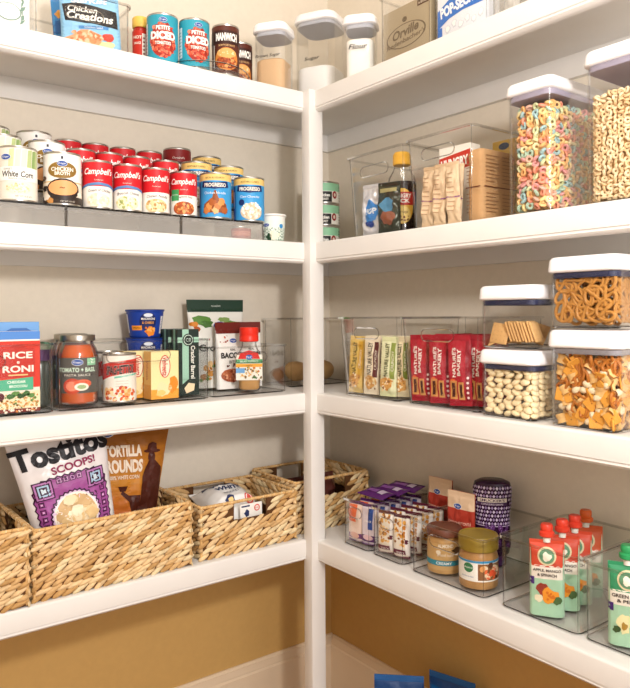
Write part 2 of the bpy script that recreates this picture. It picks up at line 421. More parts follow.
def can_of(kind):
    if kind == 'corn': return make_can('corn_can', 'can', BR, BH, [(0, BH - .014, 'ece7da')], d_corn)
    if kind == 'broth': return make_can('broth_can', 'can', BR, BH, [(0, BH * .12, '4a3a30'), (BH * .12, (BH - .014) * .45, 'd9bd90'), ((BH - .014) * .45, BH - .014, 'f4f1ec')], d_broth)
    if kind[:4] == 'soup': return make_can('soup_can', 'can', SR, SH, soup_base, d_soup(int(kind[4])))
    if kind[:4] == 'prog': return make_can('soup_can', 'can', BR, BH, [(0, (BH - .014) * .85, '3f9bd6'), ((BH - .014) * .85, BH - .014, 'ecc879')], d_prog(int(kind[4])))
    if kind == 'chunky': return make_can('soup_can', 'can', .038, BH + .012, [(0, BH - .002, '7e1a1c')], d_chunky)
TIER = [.047, .089, .128]
ROWY = [.060, .1455, .231]
# (kind, photo column, row, label)
CANS = [('corn', 17.5, 0, 'white sweet corn can with green husks, in front'), ('broth', 62.5, 0, 'tan and white chicken broth can with orange bowl, in front'),
 ('soup0', 97.5, 0, 'red soup can in front, pale soup under a blue band, next to the broth can'), ('soup1', 127.5, 0, 'red soup can in front, green-flecked soup under a blue band'),
 ('soup2', 155.5, 0, 'red soup can in front with golden noodle soup and no blue band'), ('soup3', 183.5, 0, 'red soup can in front with brown beef soup and green patch'),
 ('prog0', 215.5, 0, 'blue soup can in front with brown chicken picture and yellow band'), ('prog1', 249, 0, 'blue soup can in front with creamy chowder picture, at the end of its row'),
 ('corn', 2.5, 1, 'white corn can in the middle row, behind the front corn can'), ('broth', 47, 1, 'white-topped broth can in the middle row of three'),
 ('soup0', 81, 1, 'red soup can, middle row, beside the middle broth can'), ('soup1', 109, 1, 'red soup can, middle row, second from the broth cans'),
 ('soup2', 137, 1, 'red soup can, middle row, third from the broth cans'), ('soup3', 165.5, 1, 'red soup can, middle row, touching the blue soup cans'),
 ('prog1', 196.5, 1, 'light blue soup can in the middle row, in front of the dark red can'), ('prog0', 228.5, 1, 'yellow-banded blue soup can at the end of the middle row'),
 ('corn', -9, 2, 'white corn can in the back row against the wall'), ('broth', 34, 2, 'broth can in the back row, highest of the three broth cans'),
 ('soup0', 67.5, 2, 'red soup can in the back row, beside the rear broth can'), ('soup1', 95, 2, 'red soup can, back row, second from the rear broth can'),
 ('soup2', 122.5, 2, 'red soup can, back row, third from the rear broth can'), ('soup3', 149, 2, 'red soup can, back row, beside the dark red can'),
 ('chunky', 177, 2, 'dark maroon soup can standing in the back row'), ('prog0', 206.5, 2, 'soup can with yellow band at the end of the back row')]
CP = {}
for kind, px, row, lab in CANS:
    y = ROWY[row]; py = (190, 165, 150)[row]
    o = used(CP, kind, lambda: can_of(kind))
    rr_ = SR if kind[:4] == 'soup' else BR
    tag(o, lab, 'can', {'c': 'vegetable and broth cans', 'b': 'vegetable and broth cans'}.get(kind[0], 'soup cans') if kind != 'chunky' else 'soup cans')
    place(o, 'L', UX('L', px, py, y), y, 1, dz=TIER[row] + .0015, tocam=True, rot=rnd.uniform(-5, 5) + 3)
# acrylic stepped risers
def riser(x0, x1, lab):
    t = thing('stepped_riser', lab, 'can riser', 'clear stepped can risers')
    w = x1 - x0; m = MB(); e = MB()
    for k, (z, ya, yb) in enumerate(zip(TIER, (.014, .1025, .1880), (.1025, .1880, .276))):
        m.box(-w / 2, w / 2, ya, yb, z - .003, z, CLEAR); m.box(-w / 2, w / 2, ya, ya + .003, (0 if k == 0 else TIER[k - 1]), z - .003, SHEEN)
        e.box(-w / 2, w / 2, ya - .0002, ya + .0014, z - .0036, z + .0004, DARKEDGE)
    for s in (-1, 1):
        x = s * (w / 2 - .0015)
        for z, ya, yb in zip(TIER, (.017, .1055, .191), (.1055, .191, .276)): m.box(x - .0015, x + .0015, ya, yb, 0, z - .003, CLEAR)
        e.box(s * w / 2 - .001, s * w / 2 + .001, .0125, .0165, .001, TIER[0], EDGE)
    m.build('steps', t); e.build('edge', t)
    place(t, 'L', (x0 + x1) / 2, 0, 1); return t
xa, xb, xc = UX('L', 66, 215, .014), UX('L', 181, 225, .014), UX('L', 263, 230, .014)
riser(xa - .302, xa - .002, 'clear stepped riser under the corn and broth cans')
riser(xa + .002, xb - .002, 'clear stepped riser under the red soup cans')
riser(xb + .002, xc, 'clear stepped riser under the blue soup cans')

def d_cup(L, r, h):
    H = h - .02
    L.rect(-r * 1.3, H * .1, r * 1.3, H * .75, '2f6a45', 1); L.blob(.004, H * .35, .013, .012, 'e9e2c8', 2, 2); L.blob(-.012, H * .28, .008, .01, '1d3f2a', 2, 3)
    L.oval_logo(-.018, H * .86, .009); L.text('Soup Cup', .006, H * .63, .006, 'f0f4ea', 3); L.blob(.024, H * .82, .006, .007, '2f86c4', 2, 4)
t = thing('snack_cup', 'small cup with green label and flared rim, beside the can riser', 'cup')
m = MB(); m.lathe([(.026, 0), (.0285, .002), (.034, .072), (.037, .074), (.037, .078), (.034, .078), (.033, .074)], 'eceae4'); m.build('cup_body', t)
L = Lab(lambda u, v, o: ((.0288 + .0055 * v / .07 + o) * math.sin(u / .031), -(.0288 + .0055 * v / .07 + o) * math.cos(u / .031), v), .007); L.st = .0005
L.rect(-.03 * 2.6, .006, .03 * 2.6, .06, 'e3eadf', 1)
d2 = L; d_cup(L, .031, .075); L.build('paper_label', t)
place(t, 'L', UX('L', 273, 228, .07), .07, 1, tocam=True)
t = thing('sauce_can', 'short reddish can seen through the riser front, under the blue soup cans', 'can')
can_shell(t, .027, .036, lambda L, r, h: L.rect(-.03, .006, .03, .016, 'c9705c', 1), [(0, .022, '9a3a2a')]); place(t, 'L', UX('L', 241, 232, .06), .06, 1, tocam=True)

# tuna cans in the corner
def d_tuna(L, r, h):
    H = h - .014
    L.rect(-.04, 0, .012, H * .55, '23211f', 1); L.text('Chicken', -.012, H * .36, .009, 'f2efe8', 2, w=.034, bold=.03); L.text('BREAST', -.012, H * .15, .006, 'e9e4da', 2, bold=.03)
    L.ell(.022, H * .38, .0085, .0105, '8c1f22', 2); L.ell(.022, H * .38, .004, .005, 'd9c9b8', 3)
    for k in range(6): L.rect(.045, H * (.1 + .14 * k), .06, H * (.14 + .14 * k), '55504a', 1)
TL = ['bottom', 'middle', 'top']
for k in range(3):
    o = used(CP, 'tuna', lambda: make_can('chicken_can', 'can', .047, .0655, [(0, .0515 * .58, 'e4e2d8'), (.0515 * .58, .0515, '8fc7a0')], d_tuna))
    tag(o, 'squat mint-green topped can, %s of the stack of three in the corner' % TL[k], 'can', 'stacked squat cans')
    place(o, 'L', .15, .13, 1, dz=.0002 + k * .0662, tocam=True, rot=10 + 3 * k)

# ================================================================= clear bins
def stadium(w, h, n=6):
    r = h / 2; p = []
    for k in range(n + 1): a = -PI / 2 + PI * k / n; p.append((w / 2 - r + r * math.cos(a), r * math.sin(a)))
    for k in range(n + 1): a = PI / 2 + PI * k / n; p.append((-w / 2 + r + r * math.cos(a), r * math.sin(a)))
    return p
def make_bin(w, d, h, rad=.016, taper=0, handle=True, lip=.004, hz=.76, hw=.42, cat='bin', name='clear_bin', hback=None):
    """origin: middle of the front edge at the bottom; hback makes the back higher"""
    t = thing(name, 'x', cat); m = MB(); n = 4; t_ = .0025
    def ring(k, inset, zfrac, z=None, out=0):
        s = taper * (1 - zfrac)
        pts = rrect(w - 2 * s - 2 * inset + 2 * out, d - 2 * s - 2 * inset + 2 * out, max(.003, rad - inset), n)
        o = []
        for x, y in pts:
            hh = h if not hback else h + (hback - h) * min(1, max(0, (y + d / 2) / d * 1.0))
            o.append((x, y + d / 2, z if z is not None else hh * zfrac))
        return o
    m.loft([ring(0, .003, 0), ring(0, 0, .0, .004), ring(0, 0, .5), ring(0, 0, 1), ring(0, t_, 1), ring(0, t_, .5), ring(0, t_, 0, .005)], CLEAR, True, True)
    m.build('bin_body', t, angle=50)
    e = MB(); e.loft([ring(0, 0, 1, out=lip * .6), ring(0, 0, 1, out=lip), [(x, y, z - .005) for x, y, z in ring(0, 0, 1, out=lip)], [(x, y, z - .005) for x, y, z in ring(0, 0, 1, out=.0004)]], EDGE, True if 0 else False, False)
    e.build('rim', t, angle=50)
    b = MB(); b.tube([(x, y, .0024) for x, y, z in ring(0, .0016, 0)], .0017, DARKEDGE, True, 5); b.build('base_edge', t)
    for q in range(4):
        i = q * (n + 1) + n // 2
        a, bb_ = ring(0, .0015, 0, .006)[i], ring(0, .0015, 1)[i]
        c = MB(); c.tube([a, bb_], .0011, EDGE, False, 4); c.build('corner_edge', t)
    if handle:
        k = MB(); hh = .021 if h > .1 else .016
        yv = taper * (1 - hz) - .0012
        k.tube([(x, yv, h * hz + z) for x, z in stadium(w * hw, hh * 1.3)], .0016, EDGE, True, 5); k.build('handle_cutout', t)
    return t
def put_bin(run, u0, u1, v, shelf, d, h, lab, group='clear storage bins', **k):
    t = make_bin(u1 - u0, d, h, **k); tag(t, lab, 'bin', group); place(t, run, (u0 + u1) / 2, v, shelf, dz=.0006); return t

# ================================================================= pop-top canisters
def make_canister(w, d, h, rad=.018, lidh=.026, gasket='5a5468', name='food_canister', btn=True):
    """origin middle of footprint"""
    t = thing(name, 'x', 'canister'); m = MB(); hb = h - lidh
    m.rr([(w - .008, d - .008, rad, 0), (w, d, rad, .004), (w, d, rad, hb - .008), (w + .003, d + .003, rad, hb), (w - .002, d - .002, rad, hb), (w - .004, d - .004, rad, hb - .008), (w - .004, d - .004, rad - .002, .006), (w - .01, d - .01, rad - .003, .0045)], CLEAR)
    m.build('clear_body', t, angle=50)
    b = MB(); b.tube([(x, y, .003) for x, y in rrect(w - .004, d - .004, rad)], .0014, DARKEDGE, True, 5); b.build('base_edge', t)
    g = MB(); g.rr([(w - .006, d - .006, rad, hb - .013), (w - .0045, d - .0045, rad, hb - .012), (w - .0045, d - .0045, rad, hb - .003), (w - .006, d - .006, rad, hb - .002)], mat(gasket, .5)); g.build('gasket', t)
    l = MB(); l.rr([(w + .001, d + .001, rad, hb - .002), (w + .009, d + .009, rad + .003, hb + .0005), (w + .010, d + .010, rad + .004, hb + .004), (w + .006, d + .006, rad + .003, h - .006), (w - .002, d - .002, rad, h - .001), (w - .008, d - .008, rad, h)], LIDW, 5)
    lo = l.build('lid', t, angle=50)
    if btn: q = MB(); q.lathe([(.022, h - .0008), (.022, h + .0012), (.0205, h + .002), (.001, h + .002)], LIDW); q.build('lid_button', lo)
    return t

def rings_fill(w, d, z0, z1, R, r, cols, core, seed, step=None, layers=2):
    m = MB(); q = random.Random(seed); st = step or R * 1.55
    nx, ny, nz = max(1, int((w - 2 * R) / st)), max(1, int((d - 2 * R) / st)), max(1, int((z1 - z0 - R) / (st * .82)))
    for k in range(nz + 1):
        for i in range(nx + 1):
            for j in range(ny + 1):
                if not (i < layers or j < layers or i > nx - layers or j > ny - layers or k > nz - 1): continue
                x = -w / 2 + R + (w - 2 * R) * i / nx + q.uniform(-.2, .2) * R; y = -d / 2 + R + (d - 2 * R) * j / ny + q.uniform(-.2, .2) * R
                x = max(-w / 2 + R * 1.12, min(w / 2 - R * 1.12, x)); y = max(-d / 2 + R * 1.12, min(d / 2 - R * 1.12, y))
                if abs(x) > w / 2 - R * 1.6 and abs(y) > d / 2 - R * 1.6: x *= .93; y *= .93
                z = z0 + R * .9 + (z1 - z0 - R) * k / max(1, nz) + q.uniform(-.25, .25) * R
                E_ = Matrix.Rotation(q.uniform(0, 6.28), 3, 'Z') @ Matrix.Rotation(q.gauss(1.2, .5), 3, 'X')
                m.ring((x, y, z), R * .66, r, q.choice(cols), E_, 9, 5)
    m.rr([(w - R * 3.2, d - R * 3.2, .004, z0 + .002), (w - R * 3.2, d - R * 3.2, .004, z1 - R)], core)
    return m
# ---- cereal canisters, second shelf right
t = make_canister(.108, .20, .270, lidh=.024, gasket='a8a1b4'); tag(t, 'tall clear canister full of pastel cereal rings, white lid', 'canister', 'cereal canisters')
u0 = UX('R', 503, 150, .025)
place(t, 'R', u0 + .057, .025 + .104, 1)
LOOP = [mat(c, .7, 0, 'baked') for c in ('f2b878', 'ee9c80', 'f4d896', 'f7e6b4', 'b4cfb8', 'a4c6c8', 'e8a4a2', 'd6dcac', 'f5c88a', 'e0b4a0')]
f = rings_fill(.092, .184, .011, .219, .0088, .0031, LOOP, mat('c9a070', .9), 4).build('cereal_rings'); tag(f, 'pastel coloured cereal rings filling the tall canister', 'cereal'); f['kind'] = 'stuff'
place(f, 'R', u0 + .057, .025 + .104, 1)
t = make_canister(.125, .172, .284, lidh=.026, gasket='a8a1b4'); tag(t, 'tall clear canister three quarters full of plain oat rings', 'canister', 'cereal canisters')
u1 = UX('R', 577.5, 120, .02)
place(t, 'R', u1 + .072, .02 + .09, 1)
OAT = [mat(c, .7, 0, 'baked') for c in ('ecd2a8', 'e2c294', 'f2deb8')]
f = rings_fill(.114, .161, .007, .2, .0068, .0026, OAT, mat('b08a58', .9), 9).build('cereal_rings'); tag(f, 'plain beige oat rings in the taller canister', 'cereal'); f['kind'] = 'stuff'
place(f, 'R', u1 + .071, .02 + .09, 1)

# ---- third shelf right: four stacked canisters
CAN3 = [('mix', 550.5, 609, 330, 430, .155, 'clear canister of orange snack mix on the shelf board'), ('nut', 482.5, 527, 352, 418, .145, 'low clear canister of pale nuts, under the cracker canister')]
V3 = .012
um0, um1 = UX('R', 547, 380, V3), UX('R', 611, 385, V3); un0, un1 = UX('R', 478, 385, V3), UX('R', 527, 390, V3)
WM = um1 - um0 + .01; WN = un1 - un0 + .014
HM, HP, HN, HC = .184, .136, .141, .130
cm = make_canister(WM, WM, HM, lidh=.032, gasket='8e8a90'); tag(cm, 'clear canister of orange snack mix, under the pretzel canister', 'canister', 'stacked square canisters')
cp = make_canister(WM, WM, HP, lidh=.028, gasket='2f3350'); tag(cp, 'clear canister of pretzels stacked on the snack mix', 'canister', 'stacked square canisters')
cn = make_canister(WN, WN + .02, HN, lidh=.028, gasket='3a3c55'); tag(cn, 'clear canister of pale nuts, under the cracker canister', 'canister', 'stacked square canisters')
cc = make_canister(WN, WN + .02, HC, lidh=.028, gasket='2f3350'); tag(cc, 'clear canister holding a few square crackers, stacked on the nuts', 'canister', 'stacked square canisters')
UM, UN = (um0 + um1) / 2 + .004, (un0 + un1) / 2 + .006
VM, VN = V3 + WM / 2 + .004, V3 + WN / 2 + .014
for o, u, v, dz in ((cm, UM, VM, 0), (cp, UM, VM, HM + .0025), (cn, UN, VN, 0), (cc, UN, VN, HN + .0025)): place(o, 'R', u, v, 2, dz=dz)

# pretzels
def pretzel_mb(s, r, c):
    P = [(-.4, -.78), (-.12, -.25), (.12, .1), (.3, .5), (.58, .74), (.92, .45), (.9, -.1), (.62, -.6), (0, -.88), (-.62, -.6), (-.9, -.1), (-.92, .45), (-.58, .74), (-.3, .5), (-.12, .1), (.12, -.25), (.4, -.78)]
    Q = []
    for i in range(len(P) - 1):
        p0, p1, p2, p3 = P[max(i - 1, 0)], P[i], P[i + 1], P[min(i + 2, len(P) - 1)]
        for k in range(3):
            t = k / 3
            Q.append([.5 * ((2 * p1[a]) + (-p0[a] + p2[a]) * t + (2 * p0[a] - 5 * p1[a] + 4 * p2[a] - p3[a]) * t * t + (-p0[a] + 3 * p1[a] - 3 * p2[a] + p3[a]) * t ** 3) for a in (0, 1)])
    Q.append(P[-1]); n = len(Q)
    path = [(x * s, (.35 * r if (i / n < .2) else -.35 * r if i / n > .8 else 0), y * s) for i, (x, y) in enumerate(Q)]
    m = MB(); m.tube(path, r, mat(c, .45, 0, 'baked'), False, 7); return m
def scatter(proto_fn, root_name, spots, lab, cat, group, run, u, v, shelf, z):
    """spots: (x, y, z, matrix) in the canister's own frame; every piece is an object of its own"""
    out = []; pr_ = None
    for x, y, zz, E_ in spots:
        if pr_ is None: o = pr_ = proto_fn().build(root_name); tag(o, lab, cat, group)
        else: o = dup(pr_)
        base = Matrix.Rotation(-PI / 2, 4, 'Z'); p = Vector((v, -u, TOP[shelf] + z))
        o.matrix_world = Matrix.Translation(p) @ base @ Matrix.Translation((x, y, zz)) @ E_.to_4x4()
        out.append(o)
    return out
q = random.Random(3); W = WM - .012
def rot3(a, b, c): return Matrix.Rotation(c, 3, 'Z') @ Matrix.Rotation(b, 3, 'Y') @ Matrix.Rotation(a, 3, 'X')
PZ = lambda: pretzel_mb(.0195, .0033, 'bd8540')
sp = []
for row in range(3):
    z = .012 + .0195 + row * .0285
    for i in range(5): sp.append((-W / 2 + .021 + (W - .042) * i / 4 + q.uniform(-.003, .003), -W / 2 + .006 + q.uniform(0, .003), z + q.uniform(-.004, .003), rot3(q.uniform(-.12, .12), q.uniform(-3, 3), q.uniform(-.1, .1))))
    for i in range(5): sp.append((W / 2 - .006 - q.uniform(0, .003), -W / 2 + .03 + (W - .06) * i / 4, z + q.uniform(-.004, .003), rot3(q.uniform(-.12, .12), q.uniform(-3, 3), PI / 2 + q.uniform(-.1, .1))))
    for i in range(3):
        for j in range(2): sp.append((-W / 2 + .035 + .03 * i, -W / 2 + .03 + .035 * j, z - .004, rot3(q.uniform(-.5, .5), q.uniform(-3, 3), q.uniform(-.6, .6))))
scatter(PZ, 'pretzel', sp, 'golden brown pretzel in the clear canister above the snack mix', 'pretzel', 'pretzels in the upper canister', 'R', UM, VM, 2, HM + .0025)
# square crackers
def cracker_mb(s=.043, c='dcae72'):
    m = MB(); m.rr([(s - .002, s - .002, .002, 0), (s, s, .002, .001), (s, s, .002, .003), (s - .002, s - .002, .002, .004)], mat(c, .7, 0, 'baked'), 2)
    for i in range(4):
        for j in range(4): m.lathe([(.0011, .0039), (.0008, .0042)], '9a6228', 5, False, True, cx=(i - 1.5) * s * .22, cy=(j - 1.5) * s * .22)
    return m
sp = []
for k in range(9): sp.append((-.012 + .0075 * k, -WN / 2 + .026, .034 + .0015 * math.sin(k * 2), rot3(0, 1.25 + .04 * math.sin(k * 3), .25)))
sp += [(-.03, -WN / 2 + .014, .030, rot3(1.35, .12, 0)), (-.046, -WN / 2 + .028, .018, rot3(.35, -.5, .3)), (-.038, -WN / 2 + .042, .012, rot3(.12, -.1, .8)), (.020, -WN / 2 + .07, .030, rot3(1.2, .3, .3)), (-.006, -WN / 2 + .082, .031, rot3(1.1, .1, .5)), (-.03, -WN / 2 + .08, .026, rot3(.9, .2, -.3))]
scatter(cracker_mb, 'cracker', sp, 'square golden cracker with dotted holes in the nearly empty canister', 'cracker', 'square crackers in the upper canister', 'R', UN, VN, 2, HN + .0025)
# pale nuts
def nut_mb():
    m = MB(); m.ball((0, 0, 0), .0112, .0085, .0058, mat('f4dfb6', .5, 0, 'baked'), None, 12, 8); m.tube([(-.0113, 0, 0), (-.006, .0066, .0006), (.004, .0080, .0006), (.0113, 0, 0)], .0005, 'c9a86c', False, 4); return m
sp = []; Wn, Dn = WN - .012, WN + .008
for k in range(9):
    z = .012 + k * .0108
    for i in range(5):
        off = (k % 2) * .5
        sp.append((-Wn / 2 + .0115 + (Wn - .023) * (i + off * .5) / 4.5 + q.uniform(-.002, .002), -Dn / 2 + .0075 + q.uniform(0, .002), z + q.uniform(-.002, .002), rot3(q.gauss(.7, .5), q.uniform(-.5, .5), q.gauss(0, .25))))
    for i in range(6):
        sp.append((Wn / 2 - .0075 - q.uniform(0, .002), -Dn / 2 + .018 + (Dn - .03) * i / 5.5, z + q.uniform(-.002, .002), rot3(q.gauss(.7, .5), q.uniform(-.5, .5), PI / 2 + q.gauss(0, .25))))
    if k > 5:
        for i in range(3):
            for j in range(3): sp.append((-Wn / 2 + .025 + .024 * i, -Dn / 2 + .027 + .024 * j, z, rot3(q.gauss(0, .4), q.gauss(0, .4), q.uniform(0, 3))))
scatter(nut_mb, 'pale_nut', sp, 'pale cream oval nut in the low canister beside the snack mix', 'nut', 'pale nuts in the lower canister', 'R', UN, VN, 2, 0)
# snack mix
def cheese_mb():
    m = MB(); s = .026; m.rr([(s - .002, s - .002, .002, -.0018), (s, s, .003, 0), (s - .002, s - .002, .002, .0018)], mat('e3a040', .6, 0, 'baked'), 2); m.lathe([(.0016, .0017), (.001, .0021)], '9a5210', 6, False); return m
def bread_mb():
    m = MB(); s = .024
    m.grid(lambda a, b: ((a - .5) * s, (b - .5) * s * .75, .003 * math.sin(a * 5) + .0015 * math.cos(b * 7)), 6, 4, mat('e2b878', .7, 0, 'baked'))
    m.grid(lambda a, b: ((a - .5) * s, (b - .5) * s * .75, -.0026 + .003 * math.sin(a * 5) + .0015 * math.cos(b * 7)), 6, 4, mat('b8742c', .7, 0, 'baked'), True); return m
def peanut_mb():
    m = MB(); m.ball((0, 0, 0), .0095, .0068, .0066, mat('eedcb8', .55, 0, 'baked'), None, 10, 8); return m
MIXES = [('cheese_cracker', cheese_mb, 'small orange square cheese cracker in the snack mix', 'cracker'), ('toast_chip', bread_mb, 'curled golden brown toast chip in the snack mix', 'chip'), ('peanut', peanut_mb, 'pale round peanut in the snack mix', 'peanut'), ('pretzel', lambda: pretzel_mb(.0165, .003, 'b8702a'), 'small pretzel in the snack mix canister', 'pretzel')]
SP = {n: [] for n, *_ in MIXES}
for k in range(11):
    z = .014 + k * .0115
    for side in (0, 1):
        for i in range(6):
            n = q.choices(['cheese_cracker', 'toast_chip', 'peanut', 'pretzel'], [3, 5, 2.2, 1.2 if k < 8 else 4])[0]
            a = -W / 2 + .015 + (W - .03) * (i + .5 * (k % 2)) / 5.5 + q.uniform(-.003, .003); b = .0085 + q.uniform(0, .004)
            if side == 0: p = (a, -W / 2 + b, z); rz = q.gauss(0, .3)
            else: p = (W / 2 - b, a, z); rz = PI / 2 + q.gauss(0, .3)
            if n == 'pretzel': E_ = rot3(q.gauss(0, .15), q.uniform(-3, 3), rz); b = 0
            else: E_ = rot3(PI / 2 + q.gauss(0, .28), q.uniform(-1, 1), rz)
            SP[n].append((*p, E_))
    if k > 7:
        for i in range(3):
            for j in range(3): SP[q.choice(['toast_chip', 'cheese_cracker', 'peanut'])].append((-.04 + .03 * i, -.035 + .03 * j, z, rot3(q.gauss(0, .5), q.gauss(0, .5), q.uniform(0, 3))))
for n, fn, lab, cat in MIXES: scatter(fn, n, SP[n], lab, cat, lab.replace('in the', 'pieces of the') if n != 'pretzel' else 'pretzels of the snack mix', 'R', UM, VM, 2, 0)
core = MB(); core.rr([(W - .04, W - .04, .01, .008), (W - .042, W - .042, .01, .112)], mat('9a5c20', .8, 0, 'crumb')); co = core.build('snack_crumbs'); tag(co, 'dense inner heap of orange snack mix crumbs in the canister', 'crumbs'); co['kind'] = 'stuff'; place(co, 'R', UM, VM, 2)

# ---- top shelf corner: brown sugar, sugar, flour
def top_canister(w, h, run, px, py, v, lab, word, fill, fh, rot, name='dry_goods_canister'):
    t = make_canister(w, w, h, rad=w * .26, lidh=.024, gasket='b4b5bd', name=name); tag(t, lab, 'canister', 'corner canisters of dry goods')
    u = UX(run, px, py, v); place(t, run, u, v, 0, tocam=True, rot=rot)
    L = Lab(face(-w / 2), step=.0003); L.text(word, 0, h * .5, .011 if len(word) > 6 else .013, '1c1a1c', 2, shear=.3, w=min(w * .78, .0075 * len(word) + .01), bold=.01); L.build('name_lettering', t)
    f = MB(); r = w * .24
    f.rr([(w - .014, w - .014, r, .007), (w - .010, w - .010, r, .012), (w - .010, w - .010, r, fh), (w - .018, w - .018, r, fh + .004)], fill); o = f.build('powder_fill'); tag(o, fill_lab[word], 'sugar' if 'ugar' in word else 'flour'); o['kind'] = 'stuff'
    place(o, run, u, v, 0, tocam=True, rot=rot)
fill_lab = {'Brown Sugar': 'tan brown sugar filling the lower half of its canister', 'Sugar': 'white sugar in the bottom of the widest canister', 'Flour': 'white flour in the narrow canister beside the post'}
top_canister(.092, .188, 'L', 274, 55, .075, 'short clear canister of tan sugar with white lid, on the top shelf', 'Brown Sugar', mat('d8b48c', .9, 0, 'crumb'), .085, -22)
top_canister(.128, .278, 'L', 321, 50, .125, 'widest clear canister with round-cornered white lid, in the corner above the post', 'Sugar', mat('f7f5f2', .9, 0, 'crumb'), .115, -25)
top_canister(.082, .172, 'R', 361, 50, .070, 'narrow clear canister with white lid beside the kraft paper bag', 'Flour', mat('f5f1ea', .9, 0, 'crumb'), .105, -10)

# ================================================================= makers for cartons, pouches, jars
def carton(name, lab, cat, w, d, h, base, front=None, side=None, group=None, rough=.4):
    t = thing(name, lab, cat, group); m = MB()
    b = .0015
    m.rr([(w - b, d - b, b, 0), (w, d, b, b), (w, d, b, h - b), (w - b, d - b, b, h)], mat(base, rough), 1); m.build('carton', t)
    L = Lab(face(-d / 2), step=.00025)
    if front: front(L, w, h)
    if side:
        for q in (-1, 1):
            L2 = Lab(face(0, q, q * w / 2), step=.00025); side(L2, d, h); L.m.add(L2.m.v, [], '000000'); off = len(L.m.v) - len(L2.m.v)
            for f, mi in zip(L2.m.f, L2.m.mi): L.m.f.append([off + k for k in f]); L.m.mi.append(L.m.ix(L2.m.mats[mi]))
    if L.m.f: L.m.build('printed_panel', t)
    return t
def pouch(name, lab, cat, w, h, t_, base, draw=None, group=None, rough=.35, metal=0, seal=.012, pinch=.0, flare=0, wr=.0025, seed=0, sealc=None, gusset=False, nu=36, nv=44, dray=.0012):
    nu = max(nu, int(w / .0045)); nv = max(nv, int(h / .0045))
    th = thing(name, lab, cat, group); sd = Vector((seed * 3.1, seed * 1.7, seed * .9)); bm_ = mat(base, rough, metal)
    def th_(u, v):
        a = max(0, 1 - abs(2 * u / w) ** 2.6) ** .55
        e = min(1, max(0, (h - seal - v)) / (.34 * h)) ** .62 * (1 if gusset else min(1, max(0, v - seal * .5) / (.2 * h)) ** .6)
        if gusset: a = a * .25 + .75 * a ** .35; a *= 1
        return .0008 + t_ / 2 * a * e
    def X(u, v): return u * (1 - pinch * math.sin(PI * min(1, v / h)) + flare * (v / h - .5))
    def P(u, v, o, s=-1):
        n_ = noise.noise(Vector((u * 38, v * 34, s * 2)) + sd) * wr + noise.noise(Vector((u * 95, v * 70, s)) + sd) * wr * .4
        d = th_(u, v); k = min(1, d / (t_ * .3 + 1e-6))
        return (X(u, v), s * (d + o) - n_ * k, v)
    m = MB()
    m.grid(lambda a, b: P((a - .5) * w, b * h, 0), nu, nv, bm_); m.grid(lambda a, b: P((a - .5) * w, b * h, 0, 1), nu, nv, bm_, True)
    m.build('pouch_film', th, weld=True, angle=60)
    if draw:
        L = Lab(lambda u, v, o: P(u, v, o + dray), min(.012, w / 9), .0004); draw(L, w, h); L.build('printed_front', th)
    if seal and not gusset or sealc:
        n = 10
        for z0 in ((h - seal, ) if (gusset) else (h - seal, 0)):
            s = MB()
            prof = [(z0 + seal * k / n, .0010 + (.0007 if k % 2 else 0)) for k in range(n + 1)]
            s.loft([[(X(-w / 2, z), -y, z), (X(w / 2, z), -y, z), (X(w / 2, z), y, z), (X(-w / 2, z), y, z)] for z, y in prof], mat(sealc, rough) if sealc else bm_); s.build('crimped_seal', th)
    return th
def jar_label_map(r0, z0): return lambda u, v, o: ((r0 + o) * math.sin(u / r0), -(r0 + o) * math.cos(u / r0), z0 + v)

